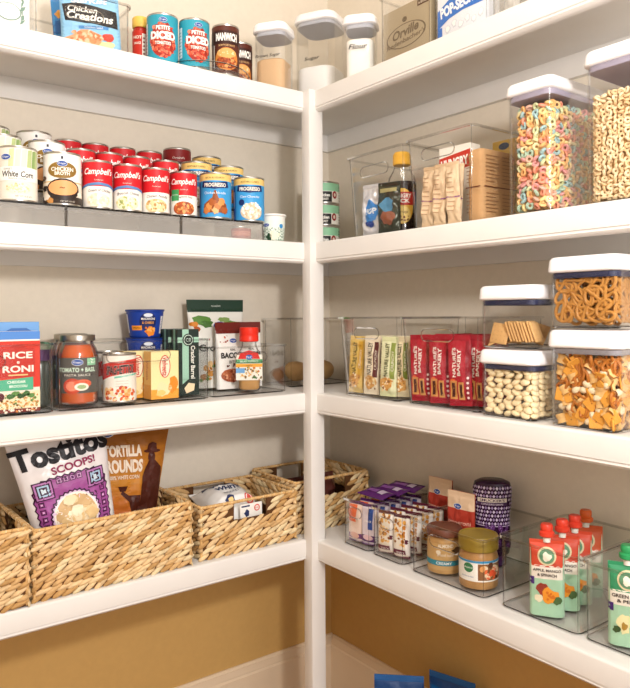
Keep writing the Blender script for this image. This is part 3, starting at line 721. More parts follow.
# ================================================================= third shelf, left run
FZ = .0062   # thickness of a bin floor
xr0 = UX('L', 55, 380, .045)
put_bin('L', xr0 - .36, xr0, .045, 2, .22, .155, 'clear bin around the red and blue rice mix boxes')
bx0, bx1 = UX('L', 57.5, 380, .05), UX('L', 210.5, 375, .05)
put_bin('L', bx0, bx1, .05, 2, .235, .155, 'long clear bin holding the tomato sauce jar and cheese boxes')
cx0, cx1 = UX('L', 212.5, 370, .062), UX('L', 287.5, 370, .062)
put_bin('L', cx0, cx1, .062, 2, .22, .132, 'clear bin holding the bacon bit and crouton pouches', hw=.0)if False else put_bin('L', cx0, cx1, .062, 2, .22, .132, 'clear bin holding the bacon bit and crouton pouches')
def d_rice(L, w, h):
    L.rect(-w / 2, h * .9, w / 2, h, '4f86cf', 1); L.rect(-w / 2, h * .30, w / 2, h * .88, 'd3341f', 1)
    L.poly([(-w * .42, h * .79), (-w * .2, h * .79), (-w * .1, h * .84), (w * .1, h * .84), (w * .2, h * .79), (w * .38, h * .79), (w * .38, h * .43), (-w * .42, h * .43)], 'bf2a18', 2)
    L.text('RICE', 0, h * .705, h * .085, 'f6efe2', 3, bold=.03, w=w * .66); L.ell(0, h * .615, h * .017, h * .017, 'f6efe2', 3); L.text('A', 0, h * .615, h * .018, 'c8301c', 4)
    L.text('RONI', 0, h * .535, h * .085, 'f6efe2', 3, bold=.03, w=w * .7); L.rect(-w * .22, h * .452, w * .22, h * .468, 'e6c88a', 3)
    L.poly([(-w * .5, h * .27), (w * .34, h * .27), (w * .34, h * .43), (-w * .5, h * .40)], '4fb08a', 3); L.text('CHEDDAR', -w * .04, h * .375, h * .034, 'f4faf4', 4, bold=.02); L.text('BROCCOLI', 0, h * .322, h * .032, 'f4faf4', 4, bold=.02)
    L.poly([(-w * .5, 0), (w * .5, 0), (w * .5, h * .26), (0, h * .24), (-w * .5, h * .13)], 'efdcb6', 1); L.specks(-w * .46, h * .05, w * .47, h * .22, 130, .0028, ['f6e8c8', 'd9a860', 'e6c080', '6f8f4a', 'd08a48'], 2, 3)
    for k in range(5): L.blob(-w * .18 + w * .12 * k, h * (.2 + .03 * (k % 2)), w * .09, h * .032, ['3f6b34', '5d8a44', '2f5228'][k % 3], 4, k)
    L.ell(-w * .42, h * .2, w * .11, h * .05, '5c1f26', 5); L.rect(-w * .5, 0, w * .5, h * .045, '7a2a1c', 3); L.specks(-w * .4, h * .005, w * .45, h * .04, 16, .003, ['e9ddc8', 'd98a4a'], 4, 8)
RW = .092
def box_px(make, px_r, py, v, w, shelf=2, dz=FZ + .001, run='L', d=.04, rot=0):
    o = make(); u = UX(run, px_r, py, v); place(o, run, u - w / 2, v + d / 2, shelf, dz=dz, rot=rot); return o
box_px(lambda: carton('rice_mix_box', 'red rice mix box with mint stripe and rice picture', 'box', RW, .04, .176, 'efe6d8', d_rice, lambda L, w, h: L.rect(-w / 2, h * .3, w / 2, h * .88, 'd3341f')), 40, 370, .053, RW)
def d_blue(L, w, h):
    L.rect(-w / 2, h * .88, w / 2, h, '6fa2dc', 1); L.poly([(-w * .35, h * .88), (-w * .15, h * .93), (w * .2, h * .93), (w * .34, h * .89), (w * .2, h * .86)], '3f6fb4', 2)
box_px(lambda: carton('rice_mix_box', 'light blue box standing behind the red rice mix box', 'box', RW, .04, .196, '6a9ed8', d_blue), 39, 330, .102, RW)
box_px(lambda: carton('rice_mix_box', 'green-edged box at the rear of the rice mix bin', 'box', RW - .01, .04, .188, '6fae86'), 39.5, 340, .150, RW - .01)
t = thing('spice_jar', 'dark jar with purple lid at the side of the rice bin', 'jar'); m = MB(); m.lathe([(.018, 0), (.0205, .003), (.0205, .095), (.017, .105)], mat('4b5048', .2)); m.build('jar_body', t)
m = MB(); m.lathe([(.0205, .105), (.021, .108), (.021, .128), (.019, .13)], mat('5a3b63', .4)); m.build('jar_lid', t)
place(t, 'L', UX('L', 46, 370, .20) - .030, .145, 2, dz=FZ + .001)

# pasta sauce jars
def d_sauce(L, r, h):
    L.rect(-.085, 0, .085, h, '55514a', 1)
    L.oval_logo(0, h * .87, .013, 3); L.rect(.022, h * .78, .046, h * .98, '8fc9a0', 2); L.specks(.025, h * .8, .043, h * .96, 10, .0018, ['e8f4e8'], 3, 2)
    L.text('TOMATO + BASIL', 0, h * .66, h * .13, 'cfe6d2', 3, w=.088, bold=.03); L.rect(-.036, h * .46, .036, h * .56, '37342f', 2); L.text('PASTA SAUCE', 0, h * .51, h * .07, 'efe8da', 3, w=.06)
    L.ell(-.012, h * .2, .021, h * .22, 'c8452a', 2); L.ell(-.012, h * .2, .014, h * .14, 'e8896a', 3); L.ell(.012, h * .27, .02, h * .12, 'd9603c', 3.5); L.ell(.009, h * .18, .016, h * .11, 'efe6d6', 4); L.ell(.009, h * .18, .01, h * .06, '9db27c', 5)
def make_jar():
    t = thing('sauce_jar', 'x', 'jar', 'tomato sauce jars'); R = .0475
    m = MB(); m.lathe([(R - .008, 0), (R - .002, .002), (R, .008), (R, .118), (R - .004, .132), (.037, .142), (.0365, .150), (.035, .150), (.0345, .142), (R - .007, .131), (R - .0025, .118), (R - .0025, .008), (R - .006, .004)], GLASS, 36); m.build('glass_body', t)
    f = MB(); f.lathe([(R - .008, .0045), (R - .003, .009), (R - .003, .117), (R - .008, .131), (.0335, .141)], mat('c8560e', .35, 0, 'sauce'), 36); f.build('tomato_sauce', t)
    l = MB(); l.lathe([(.0395, .150), (.0405, .151), (.0405, .162), (.0395, .164), (.037, .1645), (.035, .1635), (.001, .1635)], mat('a8a39a', .3, 1), 40); l.build('jar_lid', t)
    L = Lab(jar_label_map(R, .030), .007); d_sauce(L, R, .082); L.build('paper_label', t); return t
j = make_jar(); tag(j, 'tomato and basil sauce jar with dark label, at the front of its bin'); place(j, 'L', UX('L', 77.5, 370, .112), .112, 2, dz=FZ + .001, tocam=True)
k = dup(j, 'sauce jar mostly hidden behind the front tomato sauce jar'); place(k, 'L', UX('L', 71, 345, .215), .215, 2, dz=FZ + .001, tocam=True)
def d_spag(L, r, h):
    H = h - .014
    L.poly([(-.06, H * .78), (-.02, H * .86), (.02, H * .9), (.06, H * .93), (.06, H * .6), (.02, H * .62), (-.02, H * .55), (-.05, H * .45), (-.06, H * .5)], 'd2322a', 1)
    L.text('SPAGHETTIOS', .002, H * .69, H * .21, 'f6efe4', 2.4, w=.070, shear=.1, bold=.05, rot=.06); L.text('SPAGHETTIOS', .002, H * .69, H * .20, '1f1a1a', 5, w=.068, shear=.1, bold=.03, rot=.06); L.text("Campbell's", 0, H * .86, H * .06, 'f6ece2', 3, shear=.2)
    L.poly([(-.012, H * .5), (.05, H * .57), (.05, H * .68 - .008), (-.012, H * .6 - .006)], '7cc7b0', 2); L.text('ORIGINAL', .018, H * .55, H * .04, 'eef6f0', 4, rot=.1)
    for k in range(3): L.text('canned pasta in sauce', .006, H * (.44 - .06 * k), H * .03, '8a857c', 3)
    L.specks(-.036, H * .02, .04, H * .3, 55, .0048, ['e8a05a', 'd9602c', 'f2c88c', 'c8401f', 'f6dcb0'], 2, 6)
s = make_can('pasta_can', 'can', .04, .118, [(0, .104, 'f1ebe0')], d_spag); tag(s, 'ring pasta can with black lettering, beside the tomato sauce jar', group='pasta cans'); place(s, 'L', UX('L', 119.5, 375, .100), .100, 2, dz=FZ + .001, tocam=True)
k = dup(s, 'ring pasta can hidden behind the front pasta can'); place(k, 'L', UX('L', 110, 355, .205), .207, 2, dz=FZ + .001, tocam=True, rot=25)
def d_velv(L, w, h):
    L.rect(-w / 2, 0, w / 2, h, 'f1e2a8', 1); L.rect(-w / 2, 0, w / 2, h * .2, 'e9a23c', 2); L.blob(-w * .05, h * .2, w * .25, h * .15, 'f2dfae', 3, 2); L.blob(w * .3, h * .28, w * .17, h * .16, 'e08a24', 3, 5); L.blob(-w * .15, h * .12, w * .16, h * .06, 'e8c878', 4, 5)
    L.ell(0, h * .68, w * .2, h * .24, 'c8302a', 3); L.ell(0, h * .68, w * .17, h * .22, 'f6ead0', 4); L.text('Velveeta', 0, h * .68, w * .2, 'c8302a', 5, w=h * .4, rot=-PI / 2, shear=.2, bold=.02)
def s_velv(L, w, h): L.rect(-w / 2, 0, w / 2, h, 'dc9a44', 1); L.rect(-w / 2, h * .3, w / 2, h, 'e6b866', 1.5); L.text('Velveeta', 0, h * .6, w * .3, 'a8482a', 3, rot=-PI / 2, w=h * .4)
vw = UX('L', 178.5, 375, .075) - UX('L', 151, 375, .075)
o = box_px(lambda: carton('cheese_box', 'yellow cheese box with red oval lettering, front of bin', 'box', vw, .042, .119, 'efdca0', d_velv, s_velv, 'cheese boxes'), 178.5, 375, .075, vw, d=.042)
o = dup(o, 'yellow cheese box partly hidden behind the pasta can'); place(o, 'L', UX('L', 151, 375, .135) - vw / 2, .152, 2, dz=FZ + .001)
def d_cbar(L, w, h):
    L.rect(-w / 2, 0, w / 2, h, '22302b', 1); L.rect(-w * .5, h * .8, w * .5, h * .88, '9fc9b4', 2); L.rect(-w * .28, h * .24, w * .02, h, '9fc9b4', 2)
    L.poly([(-w * .28, h * .25), (w * .02, h * .25), (-w * .28, h * .17)], '9fc9b4', 2)
    L.ell(0, h * .84, w * .27, w * .27, '22302b', 3); L.ring = None; L.ell(0, h * .84, w * .22, w * .22, 'c9ddd0', 4); L.ell(0, h * .84, w * .19, w * .19, '22302b', 5); L.text('CB', 0, h * .84, w * .14, 'c9ddd0', 6)
    L.text('Cracker Barrel', w * .22, h * .5, w * .2, 'f0efe6', 4, w=h * .5, rot=-PI / 2, bold=.02); L.poly([(-w * .1, h * .03), (w * .26, h * .07), (w * .3, h * .17), (0, h * .19), (-w * .2, h * .11)], 'efd9b4', 4)
def s_cbar(L, w, h): L.rect(-w / 2, 0, w / 2, h, '2b3d36', 1); L.rect(-w * .15, 0, w * .15, h, '7fae98', 2)
cw = UX('L', 203.5, 365, .105) - UX('L', 182.5, 365, .105)
cb = box_px(lambda: carton('macaroni_box', 'dark green cheddar box with mint ribbon, nearest the end of its bin', 'box', cw, .035, .172, '24332d', d_cbar, s_cbar, 'dark green boxes'), 198.8, 365, .105, cw, d=.035)
o = dup(cb, 'dark green ribboned box in the middle of its set of three'); place(o, 'L', UX('L', 188, 365, .155) - cw / 2, .165, 2, dz=FZ + .001)
o = dup(cb, 'dark green ribboned box at the rear, beside the blue cups'); place(o, 'L', UX('L', 180, 365, .21) - cw / 2, .212, 2, dz=FZ + .001)
def d_mac(L, r, h):
    L.rect(-.105, .004, .105, h - .006, '1c3f9e', 1); L.ell(.008, h * .58, .022, h * .36, '16255f', 2); L.text('MACARONI', .008, h * .7, .006, 'f4efe6', 4, w=.034, bold=.02); L.text('& CHEESE', .008, h * .55, .006, 'e9a23c', 4, w=.03, bold=.02); L.ell(.008, h * .84, .011, .005, 'dfe6f4', 4)
    L.rect(-.038, h * .26, -.008, h * .44, 'ef9a30', 3); L.text('ORIGINAL', -.023, h * .35, .005, '5c2a10', 4, w=.024); L.blob(.014, h * .22, .014, h * .18, 'ee8a24', 4, 3); L.specks(.002, .01, .026, h * .38, 12, .0035, ['f6b25a', 'd96f14'], 5, 3)
    L.rect(-.062, .01, -.053, h * .88, 'dfe3ee', 2); L.rect(.046, .008, .058, h * .8, 'e8e8ee', 2); L.specks(.047, .01, .057, h * .75, 12, .0016, ['33353f'], 3, 5)
def make_cup():
    t = thing('noodle_cup', 'x', 'cup', 'stacked blue cups'); m = MB(); m.lathe([(.038, 0), (.040, .002), (.049, .068), (.0515, .070), (.0515, .0725), (.047, .074)], mat('1c3f9e', .35)); m.build('cup_body', t)
    l = MB(); l.lathe([(.0515, .0722), (.0517, .0735), (.050, .0745), (.001, .0745)], mat('1a2c6c', .3)); l.build('foil_lid', t)
    L = Lab(lambda u, v, o: ((.0402 + .0088 * v / .066 + o) * math.sin(u / .045), -(.0402 + .0088 * v / .066 + o) * math.cos(u / .045), v + .002), .008); d_mac(L, .045, .068); L.build('printed_sleeve', t); return t
mc = None
for k in range(3):
    o = mc = make_cup() if k == 0 else dup(mc)
    tag(o, ['blue cup at the bottom of the stack of three, inside the bin', 'blue cup in the middle of the stack, just below the bin rim', 'blue macaroni cup on top of the stack of three'][k], 'cup', 'stacked blue cups')
    place(o, 'L', UX('L', 145, 330, .222) , .222, 2, dz=FZ + .001 + k * .0752, tocam=True)
# crouton and bacon pouches
def d_crou(L, w, h):
    L.rect(-w / 2, h * .86, w / 2, h, '1f3a2c', 1); L.text('resealable', 0, h * .93, .005, 'dfe6dc', 2)
    for k, (x, y, a, b, c) in enumerate([(-.3, .77, .15, .05, '5d8a3c'), (-.22, .72, .12, .04, '47702f'), (.25, .72, .16, .035, '6a8f44'), (.36, .66, .14, .03, '4c7434'), (-.42, .72, .07, .035, 'd9862c'), (-.4, .66, .06, .03, 'b4541f'), (.1, .77, .1, .03, '87a35c')]): L.blob(x * w, y * h, a * w, b * h, c, 2 + k * .3, k)
    L.oval_logo(.02 * w, h * .70, w * .13); L.text('Croutons', -.05 * w, h * .45, w * .12, '24241f', 3, w=w * .7, bold=.02); L.specks(-w * .4, h * .08, w * .3, h * .3, 30, .008, ['d99a4c', 'b8742c', '6a8f44', 'e9c48a'], 2, 4)
pw = .168
o = pouch('crouton_pouch', 'big white pouch with leafy print and dark green top band', 'pouch', pw, .252, .05, 'eeece4', d_crou, 'salad topping pouches', seal=.03, sealc='1f3a2c', flare=.14, gusset=True, seed=2)
place(o, 'L', UX('L', 217, 310, .235), .232, 2, dz=FZ + .002, lean=-.06, rot=-3)
def d_bac(L, w, h):
    L.rect(-w / 2, h * .83, w / 2, h, '6e2219', 1); L.oval_logo(.1 * w, h * .72, w * .15); L.specks(-w * .4, h * .66, -w * .1, h * .8, 6, .003, ['9a3a24', 'c8603c'], 2, 2)
    L.text('REAL', .05 * w, h * .585, w * .07, '2a2522', 3, bold=.02); L.text('BACON', 0, h * .5, w * .2, '2a2522', 3, w=w * .82, bold=.04); L.text('BITS', .02 * w, h * .4, w * .1, '2a2522', 3); L.specks(-w * .3, h * .33, w * .35, h * .37, 8, .003, ['5c2a1c'], 2, 4)
    L.ell(0, h * .2, w * .42, h * .1, 'a85a38', 2); L.specks(-w * .38, h * .11, w * .38, h * .29, 45, .004, ['8a3c22', 'c87a50', 'b4603a', 'd99a74'], 3, 7, ell=1)
b1 = pouch('bacon_bits_pouch', 'white bacon bits pouch with dark red band, directly behind the shaker', 'pouch', .082, .187, .03, 'f2efea', d_bac, 'salad topping pouches', seal=.022, sealc='8a2a1c', gusset=True, seed=5)
place(b1, 'L', UX('L', 231, 355, .165), .174, 2, dz=FZ + .002, lean=-.05, rot=2)
o = dup(b1, 'white bacon bits pouch with dark red band, nearer the potatoes'); place(o, 'L', -.086, .188, 2, dz=FZ + .002, lean=-.04, rot=-8)
def d_shak(L, r, h):
    L.rect(-.036, .03, .036, .1, 'e9e6da', 1); L.poly([(-.03, .088), (-.024, .104), (0, .112), (.024, .104), (.03, .088)], 'd2261f', 2); L.ell(0, .093, .009, .007, '2a5ab0', 3); L.text('McC', 0, .093, .006, 'f6f2ea', 4)
    L.rect(-.036, .076, .036, .087, '4f9a66', 2); L.text('SALAD TOPPINGS', 0, .0815, .0055, 'f0f6ee', 3, w=.05); L.rect(-.036, .066, .036, .075, 'efa83c', 2); L.text('crunchy', 0, .070, .005, '5c3210', 3)
    L.specks(-.032, .032, .034, .064, 44, .0034, ['d9a860', '7a5a2c', 'e6c890', '3f6b34', 'c8742c'], 2, 5); L.rect(-.036, .05, -.012, .063, '6fa6d8', 3.5)
t = thing('topping_shaker', 'clear shaker bottle of crunchy topping with bright red cap', 'shaker'); m = MB(); rs = .033
m.rr([(.052, .052, .016, 0), (.06, .06, .018, .006), (.064, .064, .02, .06), (.058, .058, .022, .105), (.042, .042, .02, .122), (.04, .04, .0195, .14)], GLASS, 5, True, False); m.build('bottle_body', t, angle=60)
f = MB(); f.rr([(.048, .048, .015, .003), (.056, .056, .017, .008), (.059, .059, .018, .05), (.056, .056, .018, .058)], mat('c8985c', .8, 0, 'crumb'), 4); f.build('topping', t)
c = MB(); c.lathe([(.0235, .134), (.0265, .136), (.0265, .150), (.0255, .152), (.0265, .154), (.0262, .172), (.024, .174)], mat('e2301f', .35), 32); c.build('flip_cap', t)
L = Lab(face(-.0335), .01, .0003); d_shak(L, 0, 0); L.build('paper_label', t)
place(t, 'L', UX('L', 249.5, 360, .112), .114, 2, dz=FZ + .001, tocam=True)

# corner bin with potatoes
pb = make_bin(.25, .15, .205, handle=False); tag(pb, 'clear bin of potatoes tucked into the corner behind the post', 'bin', 'clear storage bins'); place(pb, 'L', .155, .14, 2, dz=.0006)
def potato(s, c):
    m = MB(); vs = MB(); vs.ball((0, 0, 0), s * 1.25, s * .95, s * .88, mat(c, .7, 0, 'skin'), None, 18, 12)
    for v in vs.v:
        p = Vector(v); k = 1 + .10 * noise.noise(p * 38 + Vector((s * 900, 0, 0))) + .04 * noise.noise(p * 110); m.v.append(tuple(p * k))
    m.f, m.mi, m.mats = vs.f, vs.mi, vs.mats; return m.build('potato', angle=180)
for s, x, y, z, r, lab in ((.034, .084, .190, .038, .2, 'brown potato seen just before the post, in front of another'), (.029, .134, .246, .034, 1.3, 'brown potato deeper in the corner bin, behind the post'),
        (.034, .184, .190, .038, .1, 'brown potato seen just past the post, beside the wrapped bars'), (.026, .245, .250, .030, .8, 'brown potato at the far end of the corner bin'), (.021, .062, .260, .024, .2, 'small brown potato against the wall in the corner bin')):
    o = potato(s, 'b08a58'); tag(o, lab, 'potato', 'potatoes in the corner bin'); o.location = (x, y, TOP[2] + FZ + z); o.rotation_euler = (.1, .15, r)

# ================================================================= third shelf, right run: bins of wrapped bars
ra0, ra1 = UX('R', 338, 360, .022), UX('R', 397, 360, .022)
rb0, rb1 = ra1 + .010, UX('R', 478.5, 360, .022)
put_bin('R', ra0, ra1, .022, 2, .235, .208, 'tall clear bin of beige wrapped bars, nearest the post', taper=.011, hz=.80)
put_bin('R', rb0, rb1, .022, 2, .235, .208, 'tall clear bin of crimson wrapped bars beside the stacked canisters', taper=.011, hz=.80)
def d_bar(k):
    def d(L, w, h):
        c = ['efe2c8', 'e6c36a', 'f1e8d6', 'e9d9b4', 'dfe0b8'][k]; L.rect(-w / 2, .012, w / 2, h - .012, c, 1)
        L.rect(w * .14, h * .3, w * .42, h - .014, ['5c1f1c', 'd9a83a', '6c2420', '7a8a3a', '8c9a48'][k], 2)
        L.text('NATURE VALLEY', -w * .1, h * .62, w * .28, ['3c3326', '4a4a24', '5c2a22', '3f4a22', '4a5424'][k], 3, w=h * .55, rot=PI / 2, bold=.02)
        L.text('CRUNCHY', w * .28, h * .6, w * .15, 'f0e8d6', 3, w=h * .34, rot=PI / 2)
        L.blob(-w * .05, h * .22, w * .38, h * .12, 'd9a45c', 3, k); L.specks(-w * .4, h * .1, w * .3, h * .34, 26, .0032, ['c98a3c', 'efd9a8', '8a5a2c', 'f6e8cc'], 4, k + 3)
    return d
BARP = [None] * 5
def bar(k):
    if BARP[k] is None: BARP[k] = pouch('snack_bar', 'x', 'snack bar', .044, .150, .0125, ['ece0c8', 'e4c87c', 'efe4d0', 'e6dab8', 'dadcb0'][k], d_bar(k), 'beige wrapped bars', seal=.010, seed=k + 11, wr=.0065, nu=10, nv=18); return BARP[k]
    return dup(BARP[k])
ORD = ['first', 'second', 'third', 'fourth', 'fifth', 'sixth', 'seventh', 'eighth']
n = 6
for i in range(n):
    o = bar([1, 2, 0, 2, 4, 3][i]); tag(o, '%s beige wrapped snack bar from the post, in the front row' % ORD[i], 'snack bar', 'beige wrapped bars')
    place(o, 'R', ra0 + .036 + (ra1 - ra0 - .072) * i / (n - 1), .054 + .022 * (i % 2), 2, dz=FZ + .002, roll=[.04, -.04, .03, -.03, .04, -.02][i], rot=[20, 14, 22, 16, 21, 18][i] , lean=-.02)
for i in range(6):
    o = bar([3, 0, 4, 2, 3, 0][i]); tag(o, '%s beige snack bar from the post, in the rear row' % ORD[i], 'snack bar', 'beige wrapped bars')
    place(o, 'R', ra0 + .04 + (ra1 - ra0 - .08) * i / 5, .115 + .022 * (i % 2), 2, dz=FZ + .002, rot=22)
def d_fig(L, w, h):
    L.rect(-w / 2, .012, w / 2, h - .012, 'b01f30', 1); L.rect(w * .28, .012, w * .46, h - .012, '8c1626', 2)
    L.text("NATURE'S", -w * .22, h * .62, w * .16, 'f6ece4', 3, w=h * .42, rot=PI / 2, bold=.03); L.text('BAKERY', 0, h * .62, w * .16, 'f6ece4', 3, w=h * .38, rot=PI / 2, bold=.03)
    L.ell(-w * .3, h * .34, w * .13, h * .05, 'e2643a', 3); L.rect(-w * .42, h * .1, -w * .1, h * .36, 'c98a4c', 3.5); L.rect(-w * .34, h * .13, -w * .2, h * .33, '4a1f18', 4); L.rect(-w * .04, h * .09, w * .22, h * .34, 'd39a5c', 3.5); L.rect(w * .03, h * .12, w * .15, h * .31, '4a1f18', 4)
    for k in range(5): L.ell(w * .37, h * (.12 + .07 * k), w * .05, h * .018, 'f0d9d6', 3)
fg = pouch('fig_bar', 'x', 'snack bar', .054, .158, .013, 'a81c2e', d_fig, 'crimson wrapped bars', seal=.010, seed=31, wr=.007, nu=12, nv=18)
FB = [(.043 + .0308 * k_, .055 + .024 * (k_ % 2), (19, 14, 22, 15, 20, 16)[k_]) for k_ in range(6)] + [(.048 + .042 * k_, .130, 30) for k_ in range(4)] + [(.05 + .05 * k_, .195, 28) for k_ in range(3)]
for i, (du, v, r) in enumerate(FB):
    if i: o = dup(fg)
    else: o = fg
    row, kk = (0, i) if i < 6 else (1, i - 6) if i < 10 else (2, i - 10)
    tag(o, '%s crimson wrapped bar from the beige bars, in the %s row' % (ORD[kk], ['front', 'middle', 'rear'][row]), 'snack bar', 'crimson wrapped bars')
    place(o, 'R', rb0 + du * (rb1 - rb0) / .245, v, 2, dz=FZ + .002, rot=r, lean=-.02, roll=rnd.uniform(-.05, .05))
# E4

# ================================================================= lowest shelf, left run: woven baskets
STRAW = [mat(c, .65, 0, 'straw') for c in ('d8b88a', 'caa470', 'e2c69c', 'b88f58', 'dcbc8e')]
LINER = mat('5c3a1c', .8, 0, 'straw'); ROPE = mat('d2a970', .7, 0, 'straw')
def strand(m, P, ex, ez, en, L_, H_, T_, mt):
    """a flat grass blade bulging out of the weave: P centre, ex along, ez across, en outward"""
    vs = []; prof = [(-.5, .12, .0), (-.36, .78, .7), (-.12, 1, 1), (.12, 1, 1), (.36, .78, .7), (.5, .12, .0)]
    for a, wv, b in prof:
        for k, (c, hgt) in enumerate(((-.5, 0), (-.3, .75), (0, 1), (.3, .75), (.5, 0))):
            vs.append(P + ex * (a * L_) + ez * (c * H_ * wv) + en * (T_ * (hgt * (.35 + .65 * b)) - .0012))
    fs = [(i * 5 + j, i * 5 + j + 1, i * 5 + j + 6, i * 5 + j + 5) for i in range(5) for j in range(4)]
    m.add(vs, fs, mt)
def make_basket(w, d, h, slots, lab, seed, rowh=.0135, sl=.040):
    """origin: middle of the footprint. slots: which sides have a hand slot"""
    t = thing('woven_basket', lab, 'basket', 'woven storage baskets'); q = random.Random(seed); m = MB(); lin_ = MB()
    T = .006; rc = .02
    sides = {'f': (Vector((1, 0, 0)), Vector((0, -1, 0)), w, d / 2), 'b': (Vector((-1, 0, 0)), Vector((0, 1, 0)), w, d / 2), 'l': (Vector((0, -1, 0)), Vector((-1, 0, 0)), d, w / 2), 'r': (Vector((0, 1, 0)), Vector((1, 0, 0)), d, w / 2)}
    zt = h - .008; z0s, z1s = h * .62, h - .008
    up = Vector((0, 0, 1))
    for key, (ex, en, L_, off) in sides.items():
        sw = min(.10, L_ * .34) if key in slots else 0
        def panel(a0, a1, b0, b1):
            pts = [ex * a + en * (off - T + g) + up * b for g in (0, T * .55) for a, b in ((a0, b0), (a1, b0), (a1, b1), (a0, b1))]
            lin_.add(pts, [(3, 2, 1, 0), (4, 5, 6, 7), (0, 1, 5, 4), (1, 2, 6, 5), (2, 3, 7, 6), (3, 0, 4, 7)], LINER)
        e = L_ / 2 - .003
        if sw: panel(-e, e, .002, z0s); panel(-e, -sw / 2, z0s, zt); panel(sw / 2, e, z0s, zt)
        else: panel(-e, e, .002, zt)
        nr = int(zt / rowh); nc = int(L_ / (sl * .60))
        for face_ in (1, -1):
            for r in range(nr + (0 if face_ > 0 else 0)):
                z = (r + .5) * zt / nr
                for c in range(nc + 1):
                    a = -L_ / 2 + .010 + (L_ - .020) * (c + (.5 if r % 2 else 0)) / (nc + .5)
                    if abs(a) > L_ / 2 - .004: continue
                    if sw and z > z0s - .004 and abs(a) < sw / 2 + .016: continue
                    if face_ < 0 and r < nr * .45: continue
                    tl = math.radians(q.gauss(26, 6)) * (1 if (r % 2 == 0) else .7)
                    e1 = ex * math.cos(tl) + up * math.sin(tl); e2 = -ex * math.sin(tl) + up * math.cos(tl)
                    ln = min(sl * q.uniform(.85, 1.12), 2 * (L_ / 2 - abs(a)) + .012)
                    zz = max(.0085, min(zt - .005, z))
                    strand(m, ex * a + en * ((off - .0035 + q.uniform(0, .0012)) if face_ > 0 else (off - T - .0005)) + up * zz, e1, e2, en * face_, ln, rowh * .96, .0072, q.choice(STRAW))
    m.build('woven_side', t, angle=80); lo = lin_.build('frame_panel', t)
    b = MB(); b.box(-w / 2 + .006, w / 2 - .006, -d / 2 + .006, d / 2 - .006, .001, .005, LINER); b.build('bottom', t)
    rp = MB(); ring = [(x, y, h - .005) for x, y in rrect(w - .006, d - .006, .010, 3)]; rp.tube(ring, .0042, ROPE, True, 6)
    for i in range(int((w + d) * 2 / .012)):        # cord wrapped round the rim
        s_ = i * .012; pts = ring + [ring[0]]
        for a, c in zip(pts, pts[1:]):
            a, c = Vector(a), Vector(c); l = (c - a).length
            if s_ <= l:
                P = a + (c - a) * (s_ / max(l, 1e-6)); tt = (c - a).normalized(); nn = tt.cross(up)
                rp.ring(P, .0042, .0013, STRAW[i % 5], Matrix((nn, up, tt)).transposed() @ Matrix.Rotation(.4, 3, 'X'), 7, 4); break
            s_ -= l
    rp.build('rope_rim', t, angle=80)
    for sx in (-1, 1):
        for sy in (-1, 1):
            cr = MB(); cr.tube([(sx * (w / 2 - .004), sy * (d / 2 - .004), .004), (sx * (w / 2 - .004), sy * (d / 2 - .004), h - .006)], .0042, ROPE, False, 6); cr.build('corner_post', t, angle=80)
    return t
BV = .014
b2a, b2b = UX('L', 33, 560, BV), UX('L', 192.5, 530, BV)
BH_ = .160
o = make_basket(b2b - b2a, .25, BH_, 'lr', 'widest woven basket, holding the two tall corn chip bags', 1); place(o, 'L', (b2a + b2b) / 2, BV + .125, 3)
o = make_basket(.34, .25, .172, 'lr', 'woven basket with an orange-brown bag inside, partly out of the frame', 2); place(o, 'L', b2a - .010 - .17, .004 + .125, 3)
b3a, b3b = UX('L', 200.5, 530, .022), UX('L', 297, 510, .022)
o = make_basket(b3b - b3a, .235, .138, 'fb', 'woven basket with a hand slot, holding the white bread bag', 3, sl=.046, rowh=.0145); place(o, 'L', (b3a + b3b) / 2, .022 + .1175, 3)
o = make_basket(.272, .232, .150, 'fb', 'woven basket pushed into the corner behind the post', 4, sl=.046, rowh=.0145); place(o, 'L', b3b + .012 + .136, .046 + .116, 3)

